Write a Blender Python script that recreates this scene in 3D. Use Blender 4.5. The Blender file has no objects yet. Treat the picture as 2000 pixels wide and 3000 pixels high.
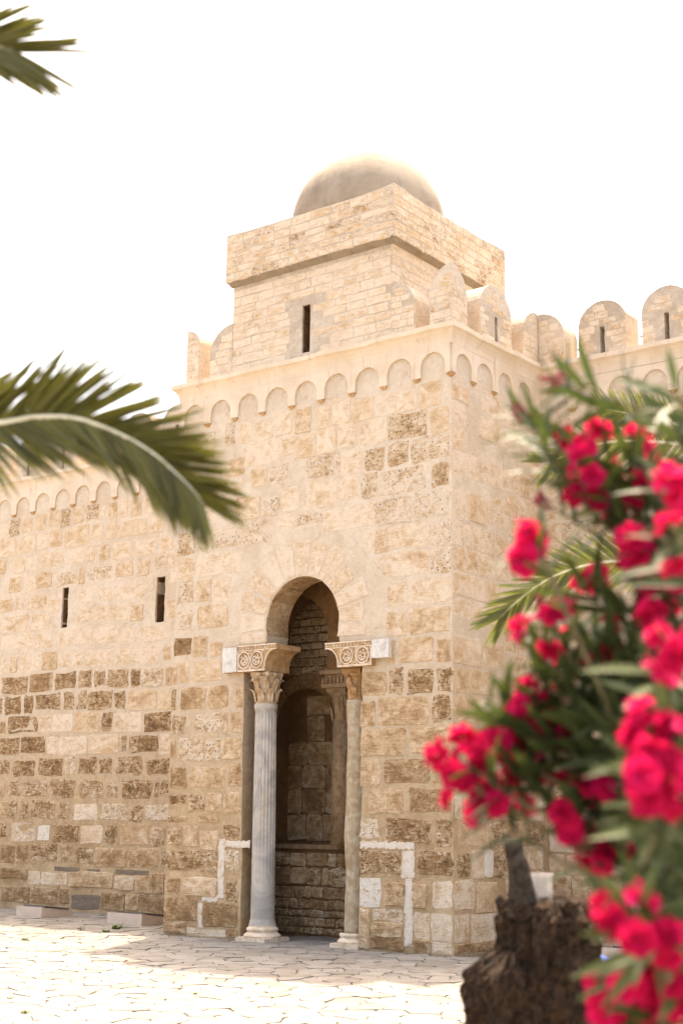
import bpy, bmesh, math, random
from mathutils import Vector, Matrix, noise
from mathutils.geometry import tessellate_polygon
R = math.radians
S = bpy.context.scene
col = S.collection

# ------------------------------------------------------------------ camera, sky, sun, exposure
CAM = Vector((10.24, -15.8065, 1.65)); YAW, PITCH, ROLL, FPX = -.654, .2148, .012, 4167.0
fw = Vector((math.sin(YAW)*math.cos(PITCH), math.cos(YAW)*math.cos(PITCH), math.sin(PITCH)))
r0 = Vector((math.cos(YAW), -math.sin(YAW), 0)); u0 = r0.cross(fw)
rt = r0*math.cos(ROLL)+u0*math.sin(ROLL); up = u0*math.cos(ROLL)-r0*math.sin(ROLL)
cd = bpy.data.cameras.new('camera'); cam = bpy.data.objects.new('camera', cd); col.objects.link(cam)
cam.matrix_world = Matrix(((rt.x, up.x, -fw.x, CAM.x), (rt.y, up.y, -fw.y, CAM.y), (rt.z, up.z, -fw.z, CAM.z), (0, 0, 0, 1)))
cd.sensor_fit = 'HORIZONTAL'; cd.sensor_width = 24.0; cd.lens = FPX*24/2000; cd.clip_end = 3000; cd.clip_start = .05
cd.dof.use_dof = True; cd.dof.focus_distance = 19.2; cd.dof.aperture_fstop = 2.6; cd.dof.aperture_blades = 9
S.camera = cam
def at(px, py, d):            # point seen at (px, py) of the 2000 x 3000 photo, d metres deep
    return CAM + d*(fw + rt*((px-1000)/FPX) - up*((py-1500)/FPX))
def pix(P):
    v = P-CAM; z = v.dot(fw)
    return (1000+FPX*v.dot(rt)/z, 1500-FPX*v.dot(up)/z, z)

SUN = Vector((-.18, .335, 1)).normalized()
w = bpy.data.worlds.new('World'); S.world = w; w.use_nodes = True
nt = w.node_tree; nt.nodes.clear()
sky = nt.nodes.new('ShaderNodeTexSky'); sky.sky_type = 'NISHITA'; sky.sun_disc = False
sky.sun_elevation = math.asin(SUN.z); sky.sun_rotation = math.atan2(SUN.x, SUN.y)
sky.air_density = 1.0; sky.dust_density = 6.0; sky.ozone_density = .6; sky.altitude = 0
bg = nt.nodes.new('ShaderNodeBackground'); bg.inputs[1].default_value = .15
wo = nt.nodes.new('ShaderNodeOutputWorld')
nt.links.new(sky.outputs[0], bg.inputs[0]); nt.links.new(bg.outputs[0], wo.inputs[0])
sl = bpy.data.lights.new('sun', 'SUN'); sl.energy = 2.0; sl.angle = R(.55); sl.color = (1, .95, .86)
so = bpy.data.objects.new('sun', sl); col.objects.link(so)
so.rotation_euler = (-SUN).to_track_quat('-Z', 'Y').to_euler(); so.location = (-6, 12, 40)
S.view_settings.view_transform = 'Standard'; S.view_settings.look = 'None'; S.view_settings.gamma = 1
S.view_settings.exposure = 2.36
try:
    S.view_settings.use_white_balance = True; S.view_settings.white_balance_temperature = 7900; S.view_settings.white_balance_tint = 12
except Exception: pass

# ------------------------------------------------------------------ helpers
WL = {}
def link(o, parent=None):
    col.objects.link(o)
    if parent: o.parent = parent
    return o
def empty(name, loc, label, cat, group=None):
    o = bpy.data.objects.new(name, None); o.empty_display_size = .2
    link(o); o.location = loc; WL[o.name] = Vector(loc); tag(o, label, cat, group); return o
def tag(o, label=None, cat=None, group=None, kind=None):
    if label: o['label'] = label
    if cat: o['category'] = cat
    if group: o['group'] = group
    if kind: o['kind'] = kind
    return o
def pw(parent): return WL[parent.name] if parent else Vector((0, 0, 0))
def mk(name, V, F, mat, parent=None, smooth=False, sc=None, org=None, kind=None, base=False):
    """one mesh object from world-space vertices; origin at its centre (or base)"""
    V = [Vector(v) for v in V]
    if org is None:
        lo = [min(v[i] for v in V) for i in range(3)]; hi = [max(v[i] for v in V) for i in range(3)]
        org = Vector([(lo[i]+hi[i])/2 for i in range(3)])
        if base: org.z = lo[2]
    org = Vector(org)
    me = bpy.data.meshes.new(name); me.from_pydata([v-org for v in V], [], F); me.update()
    me.materials.append(mat)
    if smooth: me.shade_smooth()
    if sc is not None:
        a = me.color_attributes.new('sc', 'FLOAT_COLOR', 'POINT')
        if isinstance(sc[0], (int, float)): sc = [sc]*len(V)
        flat = []
        for c in sc: flat.extend(c)
        a.data.foreach_set('color', flat)
    o = bpy.data.objects.new(name, me); link(o, parent)
    o.location = org - pw(parent); WL[o.name] = org
    if kind: o['kind'] = kind
    return o
def inst(src, name, M, parent=None):
    o = src.copy(); o.name = name; link(o); o.parent = parent
    o.matrix_basis = Matrix.Translation(-pw(parent)) @ M
    WL[o.name] = M.to_translation(); return o
class MB:
    def __init__(s): s.v = []; s.f = []; s.c = []
    def add(s, V, F, c=None):
        n = len(s.v); s.v += [Vector(v) for v in V]; s.f += [tuple(i+n for i in f) for f in F]
        if c is not None: s.c += [c]*len(V) if isinstance(c[0], (int, float)) else list(c)
    def box(s, a, b, c=None):
        x0, y0, z0 = a; x1, y1, z1 = b
        s.add([(x0,y0,z0),(x1,y0,z0),(x1,y1,z0),(x0,y1,z0),(x0,y0,z1),(x1,y0,z1),(x1,y1,z1),(x0,y1,z1)],
              [(0,3,2,1),(4,5,6,7),(0,1,5,4),(1,2,6,5),(2,3,7,6),(3,0,4,7)], c); return s
    def tube(s, pts, rad, n=8, c=None, cap=True):
        pts = [Vector(p) for p in pts]; m = len(pts)
        rad = rad if isinstance(rad, (list, tuple)) else [rad]*m
        V = []; a = None
        for i, p in enumerate(pts):
            t = (pts[min(i+1, m-1)]-pts[max(i-1, 0)]).normalized()
            if a is None:
                a = t.cross(Vector((0, 0, 1)))
                if a.length < .1: a = t.cross(Vector((1, 0, 0)))
            a = (a - t*a.dot(t)).normalized(); b = t.cross(a)
            for k in range(n):
                q = 2*math.pi*k/n; V.append(p + (a*math.cos(q)+b*math.sin(q))*rad[i])
        F = [(i*n+k, i*n+(k+1) % n, (i+1)*n+(k+1) % n, (i+1)*n+k) for i in range(m-1) for k in range(n)]
        if cap: F += [tuple(range(n-1, -1, -1)), tuple((m-1)*n+k for k in range(n))]
        s.add(V, F, c); return s
    def lathe(s, prof, cx, cy, n=32, rf=None, lean=(0, 0), c=None, cap=True):
        V = []
        for r, z in prof:
            for k in range(n):
                q = 2*math.pi*k/n; rr = r*(rf(q, z) if rf else 1)
                V.append((cx+lean[0]*z+rr*math.cos(q), cy+lean[1]*z+rr*math.sin(q), z))
        m = len(prof)
        F = [(i*n+k, i*n+(k+1) % n, (i+1)*n+(k+1) % n, (i+1)*n+k) for i in range(m-1) for k in range(n)]
        if cap: F += [tuple(range(n-1, -1, -1)), tuple((m-1)*n+k for k in range(n))]
        s.add(V, F, c); return s
    def build(s, name, mat, parent=None, **k):
        if s.c and 'sc' not in k: k['sc'] = s.c
        return mk(name, s.v, s.f, mat, parent, **k)
def prism(outer, holes, f0, f1, M, c=None):
    """extrude a 2-D polygon with holes; M(u, v, d) -> world, d from f0 (front) to f1"""
    loops = [outer]+holes
    tri = tessellate_polygon([[Vector((p[0], p[1], 0)) for p in l] for l in loops])
    pts = [p for l in loops for p in l]; n = len(pts)
    V = [M(p[0], p[1], f0) for p in pts]+[M(p[0], p[1], f1) for p in pts]
    F = []
    for t in tri: F += [tuple(t), tuple(i+n for i in reversed(t))]
    k = 0
    for l in loops:
        m = len(l)
        for i in range(m): F.append((k+i, k+(i+1) % m, k+(i+1) % m+n, k+i+n))
        k += m
    return V, F
def fixn(o):
    bm = bmesh.new(); bm.from_mesh(o.data); bmesh.ops.recalc_face_normals(bm, faces=bm.faces); bm.to_mesh(o.data); bm.free(); return o
# ------------------------------------------------------------------ materials
class NT:
    def __init__(s, name):
        s.m = bpy.data.materials.new(name); s.m.use_nodes = True; s.t = s.m.node_tree
        s.b = s.t.nodes['Principled BSDF']; s.b.inputs['Roughness'].default_value = .9
        s.b.inputs['Specular IOR Level'].default_value = .2
    def n(s, ty, **k):
        o = s.t.nodes.new(ty)
        for a, v in k.items(): setattr(o, a, v)
        return o
    def put(s, sock, v):
        if hasattr(v, 'is_output') or isinstance(v, bpy.types.NodeSocket): s.t.links.new(v, sock)
        else:
            if isinstance(v, tuple) and len(v) == 3 and sock.type == 'RGBA': v = (*v, 1)
            sock.default_value = v
    def pos(s, scale=(1, 1, 1)):
        g = s.n('ShaderNodeNewGeometry').outputs['Position']
        if scale == (1, 1, 1): return g
        m = s.n('ShaderNodeVectorMath', operation='MULTIPLY'); s.put(m.inputs[0], g); m.inputs[1].default_value = scale; return m.outputs[0]
    def noise(s, vec, scale, detail=6, rough=.6, dist=0):
        o = s.n('ShaderNodeTexNoise'); s.put(o.inputs['Vector'], vec); o.inputs['Scale'].default_value = scale
        o.inputs['Detail'].default_value = detail; o.inputs['Roughness'].default_value = rough; o.inputs['Distortion'].default_value = dist
        return o.outputs['Fac']
    def vor(s, vec, scale, feature='F1'):
        o = s.n('ShaderNodeTexVoronoi', feature=feature); s.put(o.inputs['Vector'], vec); o.inputs['Scale'].default_value = scale
        return o.outputs['Distance']
    def math(s, op, a, b=0.0, c=None, clamp=False):
        o = s.n('ShaderNodeMath', operation=op, use_clamp=clamp); s.put(o.inputs[0], a); s.put(o.inputs[1], b)
        if c is not None: s.put(o.inputs[2], c)
        return o.outputs[0]
    def step(s, v, a, b, lo=0.0, hi=1.0):
        o = s.n('ShaderNodeMapRange', interpolation_type='SMOOTHSTEP'); s.put(o.inputs[0], v)
        for i, q in enumerate((a, b, lo, hi)): s.put(o.inputs[i+1], q)
        return o.outputs[0]
    def mix(s, f, a, b, blend='MIX'):
        o = s.n('ShaderNodeMix', data_type='RGBA', blend_type=blend); s.put(o.inputs[0], f); s.put(o.inputs[6], a); s.put(o.inputs[7], b)
        return o.outputs[2]
    def ramp(s, v, stops):
        o = s.n('ShaderNodeValToRGB'); e = o.color_ramp.elements
        while len(e) < len(stops): e.new(.5)
        for i, (p, c) in enumerate(stops): e[i].position = p; e[i].color = (*c, 1)
        s.put(o.inputs[0], v); return o.outputs[0]
    def bump(s, h, strength=.5, dist=.02, nrm=None):
        o = s.n('ShaderNodeBump'); o.inputs['Strength'].default_value = strength; o.inputs['Distance'].default_value = dist
        s.put(o.inputs['Height'], h)
        if nrm is not None: s.put(o.inputs['Normal'], nrm)
        return o.outputs[0]
    def attr(s, name='sc'):
        a = s.n('ShaderNodeAttribute', attribute_name=name); p = s.n('ShaderNodeSeparateColor'); s.put(p.inputs[0], a.outputs['Color'])
        return p.outputs[0], p.outputs[1], p.outputs[2], a.outputs['Alpha']
    def out(s, colr, nrm=None, rough=None):
        s.put(s.b.inputs['Base Color'], colr)
        if nrm is not None: s.put(s.b.inputs['Normal'], nrm)
        if rough is not None: s.put(s.b.inputs['Roughness'], rough)
        return s.m

def mat_stone(name='weathered_limestone', gain=1.0):
    m = NT(name); p = m.pos(); tone, ero, wht, gry = m.attr()
    big = m.noise(p, 2.2, 4, .6); fine = m.noise(p, 11, 8, .66, .9); fine2 = m.noise(p, 75, 6, .7)
    lay = m.noise(m.pos((3, 3, 26)), 2.4, 6, .65, .8)
    wob = m.math('MULTIPLY', m.math('SUBTRACT', fine, .5), m.math('MULTIPLY_ADD', ero, 1.75, .32))
    wob2 = m.math('MULTIPLY', m.math('SUBTRACT', lay, .5), m.math('MULTIPLY_ADD', ero, 1.1, .28))
    t = m.math('ADD', m.math('ADD', tone, wob), m.math('MULTIPLY_ADD', big, .55, -.275)); t = m.math('ADD', t, wob2, clamp=True)
    c = m.ramp(t, [(0, (.66*gain, .545*gain, .42*gain)), (.25, (.53*gain, .375*gain, .23*gain)), (.55, (.30*gain, .175*gain, .08*gain)), (1, (.095*gain, .052*gain, .024*gain))])
    pv = m.vor(m.pos(), 17); warp = m.math('ADD', pv, m.math('MULTIPLY', m.math('SUBTRACT', fine, .5), .55))
    pit = m.math('MULTIPLY', m.step(warp, .22, .12), m.step(m.math('ADD', ero, m.math('MULTIPLY', m.math('SUBTRACT', big, .5), .8)), .35, .75))
    pit2 = m.math('MULTIPLY', m.step(fine2, .60, .70), m.step(ero, .2, .8))
    pits = m.math('MAXIMUM', pit, m.math('MULTIPLY', pit2, .75))
    c = m.mix(m.math('MULTIPLY', pits, .8), c, (.075, .045, .024))  # darker pits: shade in the hollows put into the colour, besides dirt
    c = m.mix(m.math('MULTIPLY', wht, m.step(fine, .68, .5)), c, (.66, .60, .52))
    c = m.mix(m.math('MULTIPLY', gry, .85), c, m.ramp(fine, [(.3, (.10, .085, .07)), (.7, (.26, .22, .18))]))
    h = m.math('SUBTRACT', m.math('ADD', m.math('MULTIPLY', fine, .8), m.math('MULTIPLY', lay, .7)), m.math('MULTIPLY', pits, 1.2))
    h = m.math('MULTIPLY', h, m.math('MULTIPLY_ADD', ero, 1.0, .3))
    return m.out(c, m.bump(h, .9, .03))
def mat_mortar(name, light, dark, amt=.5, pale_above=None):
    m = NT(name); p = m.pos()
    a = m.noise(p, 1.3, 6, .62, .5); b = m.noise(p, 14, 8, .7); g = m.noise(p, 70, 4, .7)
    b2 = m.noise(p, 5, 7, .7, 1.0); t = m.math('ADD', m.math('MULTIPLY', a, .5), m.math('ADD', m.math('MULTIPLY', b, .25), m.math('MULTIPLY', b2, .35)))
    c = m.mix(m.step(t, .44, .66), light, dark)
    if pale_above is not None:      # an old tan bedding mortar below, a paler repointing above, with a ragged edge; also paints in the bright upper haze
        z = m.n('ShaderNodeSeparateXYZ'); m.put(z.inputs[0], p)
        e = m.math('ADD', z.outputs[2], m.math('MULTIPLY', m.math('SUBTRACT', a, .5), 5.0))
        c = m.mix(m.step(e, pale_above[0], pale_above[1]), m.mix(m.step(t, .44, .68), pale_above[2], pale_above[3]), c)
    c = m.mix(m.math('MULTIPLY', m.step(b2, .60, .74), .5), c, (.34, .21, .11))
    c = m.mix(m.math('MULTIPLY', m.step(m.math('MULTIPLY_ADD', b, .5, m.math('MULTIPLY', g, .5)), .58, .68), .5), c, (.20, .13, .07))
    return m.out(c, m.bump(m.math('ADD', m.math('ADD', b, b2), m.math('MULTIPLY', g, .3)), .8, .04))
def mat_plaster(name, light, dark, stain=(.22, .15, .08), amt=.5):
    m = NT(name); p = m.pos()
    a = m.noise(p, 1.8, 7, .65, .3); s = m.noise(m.pos((7, 7, .8)), 1.6, 6, .65); g = m.noise(p, 45, 5, .7)
    c = m.mix(m.step(a, .35, .7), light, dark)
    c = m.mix(m.math('MULTIPLY', m.step(s, .56, .78), amt), c, stain)
    c = m.mix(m.math('MULTIPLY', m.step(g, .64, .74), .5), c, stain)
    return m.out(c, m.bump(m.math('ADD', a, m.math('MULTIPLY', g, .4)), .5, .02))
M_STONE = mat_stone()
M_MORT = mat_mortar('lime_mortar', (.68, .578, .46), (.58, .462, .34), pale_above=(1.4, 5.0, (.54, .395, .245), (.37, .24, .125)))
M_PLAS = mat_plaster('pale_lime_render', (.68, .572, .452), (.585, .468, .343), amt=.55)
M_DOME = mat_plaster('stained_dome_render', (.31, .26, .20), (.22, .175, .13), (.12, .092, .065), .5)
M_UPPER = mat_mortar('turret_mortar', (.62, .525, .42), (.46, .37, .28))
M_INNER = mat_mortar('porch_mortar', (.24, .13, .058), (.15, .08, .034))  # mortar darkened so its colour carries the shade of the porch
def mat_marble():
    m = NT('grey_veined_marble'); p = m.pos()
    a = m.noise(m.pos((9, 9, .9)), 1.5, 6, .7, .5); b = m.noise(p, 2.2, 6, .65, 1.2); g = m.noise(p, 60, 4, .6)
    c = m.mix(m.step(b, .35, .65), (.50, .445, .38), (.31, .285, .255))
    c = m.mix(m.math('MULTIPLY', m.step(a, .55, .72), .7), c, (.45, .31, .17))
    c = m.mix(m.math('MULTIPLY', m.step(g, .6, .72), .4), c, (.25, .2, .15))
    m.b.inputs['Specular IOR Level'].default_value = .35
    return m.out(c, m.bump(g, .4, .008), .65)
def mat_carved(name, hi, lo, mid):
    m = NT(name); p = m.pos(); a = m.noise(p, 9, 8, .7, .6); b = m.noise(m.pos((14, 14, 3)), 1.3, 5, .6)
    c = m.ramp(a, [(.3, lo), (.48, mid), (.62, hi)])
    c = m.mix(m.math('MULTIPLY', m.step(b, .55, .75), .5), c, lo)
    return m.out(c, m.bump(a, .7, .015))
M_MARB = mat_marble()
M_CAP = mat_carved('carved_capital_stone', (.56, .45, .34), (.30, .17, .075), (.47, .33, .2))
M_CAP2 = mat_carved('orange_capital_stone', (.44, .28, .15), (.22, .105, .035), (.34, .19, .085))
M_RELIEF = mat_carved('pale_relief', (.70, .60, .49), (.46, .31, .18), (.62, .50, .37))
M_PANEL = mat_carved('ochre_ground_of_relief', (.50, .34, .19), (.30, .15, .06), (.42, .25, .12))
M_WHITE = mat_carved('white_marble_block', (.66, .63, .59), (.40, .35, .30), (.58, .55, .50))
M_GLOOM = mat_carved('porch_shade_stone', (.34, .225, .13), (.17, .10, .05), (.26, .165, .09))  # dimness inside the porch put into the stone colour
M_SHAFT2 = mat_carved('worn_limestone_shaft', (.44, .37, .27), (.27, .18, .10), (.37, .28, .18))
def mat_flag():
    m = NT('pale_paving_flags'); p = m.pos(); a = m.noise(p, 4, 7, .65, .3); b = m.noise(p, 40, 6, .7)
    oi = m.n('ShaderNodeObjectInfo').outputs['Random']; tone, e, wh, gr = m.attr()
    t = m.math('ADD', m.math('MULTIPLY', a, .7), m.math('MULTIPLY', tone, .45))
    c = m.ramp(t, [(.3, (.25, .23, .20)), (.6, (.215, .195, .165)), (.85, (.165, .145, .118))])
    c = m.mix(m.math('MULTIPLY', m.step(b, .58, .72), .45), c, (.25, .2, .14))
    m.b.inputs['Specular IOR Level'].default_value = .3
    return m.out(c, m.bump(m.math('ADD', a, b), .5, .012), .75)
M_FLAG = mat_flag()
def mat_joint():
    m = NT('sandy_joint_ground'); p = m.pos(); a = m.noise(p, 3, 7, .65); b = m.noise(p, 60, 6, .7)
    c = m.ramp(a, [(.3, (.22, .18, .135)), (.7, (.13, .105, .075))]); c = m.mix(m.math('MULTIPLY', m.step(b, .55, .7), .5), c, (.10, .075, .05))
    return m.out(c, m.bump(b, .6, .02))
def mat_plaza():
    m = NT('distant_paving'); p = m.pos(); v = m.vor(m.pos(), 2.4, 'DISTANCE_TO_EDGE'); a = m.noise(p, 4, 7, .65)
    c = m.ramp(a, [(.3, (.25, .23, .20)), (.7, (.19, .17, .14))]); c = m.mix(m.step(v, .03, .012), c, (.28, .22, .15))
    return m.out(c, m.bump(a, .4, .01))
M_JOINT = mat_joint(); M_PLAZA = mat_plaza()
def mat_leaf(name, c0, c1, spec=.4, rough=.45, trans=.25):
    m = NT(name); oi = m.n('ShaderNodeObjectInfo').outputs['Random']; p = m.pos(); a = m.noise(p, 18, 3, .5)
    t = m.math('ADD', m.math('MULTIPLY', oi, .75), m.math('MULTIPLY', a, .4))
    c = m.mix(t, c0, c1); m.put(m.b.inputs['Base Color'], c); m.b.inputs['Roughness'].default_value = rough; m.b.inputs['Specular IOR Level'].default_value = spec
    tr = m.n('ShaderNodeBsdfTranslucent'); m.put(tr.inputs[0], m.mix(.5, c, (c1[0]*1.8, c1[1]*1.9, c1[2])))
    mx = m.n('ShaderNodeMixShader'); mx.inputs[0].default_value = trans
    m.t.links.new(m.b.outputs[0], mx.inputs[1]); m.t.links.new(tr.outputs[0], mx.inputs[2])
    m.t.links.new(mx.outputs[0], m.t.nodes['Material Output'].inputs[0]); return m.m
M_PALM = mat_leaf('palm_leaflet', (.014, .018, .003), (.15, .145, .03), .4, .45, .15)
M_PALM2 = mat_leaf('palm_leaflet_pale', (.055, .07, .018), (.14, .15, .045), .4, .45, .3)
M_LEAF = mat_leaf('oleander_leaf', (.022, .036, .011), (.085, .11, .042), .2, .5, .2)
M_PETAL = mat_leaf('crimson_petal', (.27, .002, .020), (.66, .014, .135), .1, .75, .35)
M_BUD = mat_leaf('dusky_pink_bud', (.22, .02, .04), (.36, .06, .09), .15, .7, .25)
def mat_plain(name, c0, c1, scale=20, rough=.8, bump=.4, spec=.2):
    m = NT(name); a = m.noise(m.pos(), scale, 7, .65, .3); m.b.inputs['Specular IOR Level'].default_value = spec
    return m.out(m.mix(m.step(a, .3, .7), c0, c1), m.bump(a, bump, .02), rough)
M_RACH = mat_plain('palm_rachis', (.66, .62, .44), (.80, .77, .62), 30, .35)  # rib paled so the colour stands in for its sunlit highlight
M_BARK = mat_plain('palm_trunk_bark', (.13, .09, .055), (.26, .19, .12), 14)
M_STEM = mat_plain('oleander_stem', (.10, .095, .05), (.20, .17, .10), 25)
M_STUMP = mat_plain('dead_trunk_fibre', (.006, .004, .0025), (.060, .034, .018), 42, .95, 1.0)
M_SPIKE = mat_plain('grey_leaf_base', (.018, .013, .010), (.060, .045, .035), 40, .9, .8)
M_PINKBOX = mat_plain('pinkish_painted_render', (.52, .40, .31), (.60, .48, .39), 9, .9)
M_LID = mat_plain('dark_lamp_glass', (.05, .05, .05), (.09, .09, .085), 8, .3, .1, .5)
M_METAL = mat_plain('dull_dark_metal', (.08, .075, .07), (.14, .13, .12), 30, .5)
M_GRASS = mat_leaf('weed_green', (.05, .075, .015), (.12, .15, .04), .3, .6, .2)
M_DARK = mat_plain('slit_shade_brown', (.09, .048, .022), (.22, .12, .055), 12)  # shade of the narrow slits put into a dark brown colour
STONES_A = '''-0.87,-0.31,3.76,4.1,s;-0.25,-0.03,3.75,4.05,m;-1.02,-0.93,3.78,4.09,s;-1.49,-1.07,3.35,3.67,m;-1.03,-0.79,3.34,3.69,e;-0.72,-0.31,3.35,3.67,e;-0.24,-0.02,3.35,3.66,e;-1.5,-1.26,2.94,3.27,m;-1.2,-0.39,2.94,3.3,m;-0.32,-0.03,2.97,3.3,e;-1.5,-0.76,2.54,2.89,m;-0.69,-0.04,2.56,2.89,m;-1.5,-1.17,2.12,2.48,m;-1.1,-0.36,2.17,2.49,b;-0.3,-0.04,2.18,2.5,m;-1.36,-0.8,1.77,2.08,m;-0.69,-0.03,1.79,2.1,b;-1.5,-1.18,1.43,1.68,p;-1.07,-0.36,1.38,1.69,d;-0.28,-0.03,1.36,1.7,e;-1.49,-0.6,1.3,1.4,w;-0.81,-0.6,0.94,1.3,w;-1.49,-0.82,0.98,1.27,e;-0.54,-0.02,0.99,1.28,d;-1.48,-1.15,0.55,0.93,v;-1.07,-0.77,0.58,0.87,m;-0.61,-0.41,0.57,0.87,m;-0.32,-0.02,0.58,0.93,l;-0.76,-0.63,0.09,0.93,w;-1.48,-1.32,0.02,0.51,m;-1.28,-0.79,0.37,0.52,p;-1.29,-0.79,0.18,0.36,m;-1.31,-0.77,0.01,0.17,b;-0.61,-0.36,0.18,0.52,l;-0.34,-0.03,0.17,0.52,l;-0.61,-0.36,0.01,0.17,b;-0.34,-0.03,0.01,0.16,l;-5.09,-4.73,4.11,4.39,b;-4.69,-4.4,4.09,4.39,m;-4.34,-4.09,4.07,4.27,s;-4.98,-4.77,3.7,4.03,s;-4.67,-4.09,3.69,4.01,s;-5.09,-5.01,3.69,3.94,m;-4.91,-4.4,3.3,3.61,m;-4.33,-3.96,3.29,3.61,m;-3.8,-3.66,3.27,3.63,m;-5.09,-5.02,3.29,3.61,e;-5.08,-4.81,2.91,3.21,e;-4.62,-4.08,2.94,3.23,p;-4.06,-3.95,2.93,3.22,m;-3.88,-3.66,2.93,3.21,m;-5.09,-4.98,2.58,2.82,m;-4.9,-4.41,2.53,2.84,p;-4.35,-4.07,2.51,2.85,p;-4.06,-3.66,2.54,2.84,m;-5.07,-4.74,2.12,2.42,b;-4.67,-3.97,2.13,2.44,m;-3.89,-3.66,2.15,2.46,m;-5.06,-4.74,1.89,2.02,d;-4.67,-4.38,1.78,2.01,e;-4.32,-4.03,1.77,2.04,m;-3.96,-3.66,1.76,2.06,m;-5.08,-4.7,1.63,1.72,e;-4.47,-4.07,1.62,1.71,m;-5.09,-4.8,1.28,1.55,e;-4.75,-4.48,1.27,1.57,m;-4.42,-4.07,1.23,1.5,m;-3.94,-3.66,1.38,1.61,e;-5.09,-4.07,0.91,1.21,r;-3.91,-3.66,0.94,1.23,p;-5.09,-4.81,0.61,0.81,b;-4.71,-4.05,0.58,0.83,m;-3.88,-3.66,0.52,0.79,e;-5.09,-4.44,0.21,0.53,b;-4.3,-3.66,0.16,0.49,b;-5.09,-4.64,0.02,0.18,b;-4.62,-3.87,0.02,0.12,l;-3.86,-3.66,0.02,0.14,b;-4.05,-3.92,0.55,1.39,w;-3.93,-3.45,1.27,1.37,w;-4.35,-4.04,0.5,0.58,w;-4.41,-4.32,0.13,0.48,w;-2.36,-2.12,7.29,7.66,s;-2.06,-1.74,7.31,7.66,s;-1.69,-1.33,7.3,7.65,s;-1.29,-0.95,7.31,7.64,l;-0.92,-0.58,7.3,7.63,s;-0.53,-0.16,7.29,7.67,s;-2.34,-2,6.91,7.29,s;-1.96,-1.63,6.94,7.31,l;-1.57,-1.09,6.92,7.28,l;-1.05,-0.4,6.91,7.29,e;-0.35,-0.04,6.91,7.27,s;-2.52,-1.93,6.55,6.92,p;-1.9,-1.54,6.52,6.89,l;-1.45,-1.13,6.53,6.87,e;-1.06,-0.73,6.56,6.87,e;-0.69,-0.03,6.53,6.88,p;-2.51,-1.97,6.12,6.51,l;-1.91,-1.6,6.17,6.49,l;-1.52,-1.24,6.15,6.48,p;-1.19,-0.44,6.14,6.49,p;-0.33,-0.04,6.14,6.46,e;-2.22,-1.32,5.73,6.06,l;-1.27,-0.67,5.72,6.07,p;-0.62,-0.04,5.73,6.09,p;-4.16,-3.95,7.34,7.68,p;-3.89,-3.63,7.31,7.66,s;-3.58,-3.21,7.3,7.62,l;-3.14,-2.82,7.32,7.68,s;-2.77,-2.47,7.3,7.67,m;-3.04,-2.72,6.99,7.28,l;-2.71,-2.38,6.91,7.26,s;-3.77,-3.08,6.93,7.27,l;-3.61,-3.3,6.59,6.88,s;-3.23,-2.91,6.57,6.87,p;-3.92,-3.43,6.1,6.45,m;-3.39,-3.05,6.09,6.42,p;-3.02,-2.67,6.12,6.48,l;-3.08,-2.73,5.88,6.08,l;-2.7,-2.22,5.88,6.08,p;-5.09,-4.74,5.68,6.03,e;-4.7,-4.34,5.7,6.01,p;-4.3,-3.87,5.71,6.02,p;-3.84,-3.18,5.7,6.07,p;-1.46,-1.33,5.37,5.63,l;-1.27,-1.08,5.34,5.66,m;-1.05,-0.37,5.35,5.68,l;-0.34,-0.02,5.34,5.67,p;-5.07,-4.72,5.3,5.62,m;-4.68,-3.78,5.3,5.64,l;-1.3,-1.11,4.98,5.29,p;-1.08,-0.38,4.96,5.3,l;-0.35,-0.02,4.94,5.29,p;-5.05,-4.72,4.92,5.29,p;-4.67,-4.36,4.92,5.26,m;-4.32,-3.95,4.89,5.25,l;-1.07,-0.74,4.57,4.9,l;-0.71,-0.02,4.55,4.9,l;-5.03,-4.72,4.52,4.81,p;-4.63,-3.99,4.51,4.85,m;-3.94,-3.57,4.55,4.77,l;-1.07,-0.74,4.14,4.47,m;-0.69,-0.04,4.15,4.5,m;-1.57,-1.2,4.15,4.48,m;-1.86,-1.6,4.17,4.4,l;-4,-3.54,4.2,4.44,m'''
STONES_B = '''0.06,0.7,3.73,4.11,s;0.76,1.3,3.74,4.1,s;0.06,0.39,3.35,3.68,s;0.46,0.98,3.35,3.69,s;0.05,0.71,2.95,3.31,s;0.08,0.4,2.62,2.91,s;0.1,0.85,1.36,1.71,s;0.89,1.33,1.36,1.7,e;0.07,0.4,0.98,1.27,e;0.45,0.73,0.95,1.31,s;0.76,0.96,0.95,1.31,v;1.01,1.32,0.95,1.32,e;0.01,0.51,0.57,0.93,l;0.54,1.05,0.52,0.9,s;0.01,0.37,0.17,0.52,l;0.4,1.07,0.14,0.49,l;0.01,1.04,0.02,0.14,b;0.78,1.37,7.38,7.72,l;1.4,1.75,7.31,7.64,l;0.73,1.23,6.97,7.31,s;1.31,1.88,6.97,7.27,l;0.05,0.36,5.73,6.07,l;0.4,0.91,5.72,6.13,s;0.95,1.41,5.77,6.19,l'''
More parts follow.
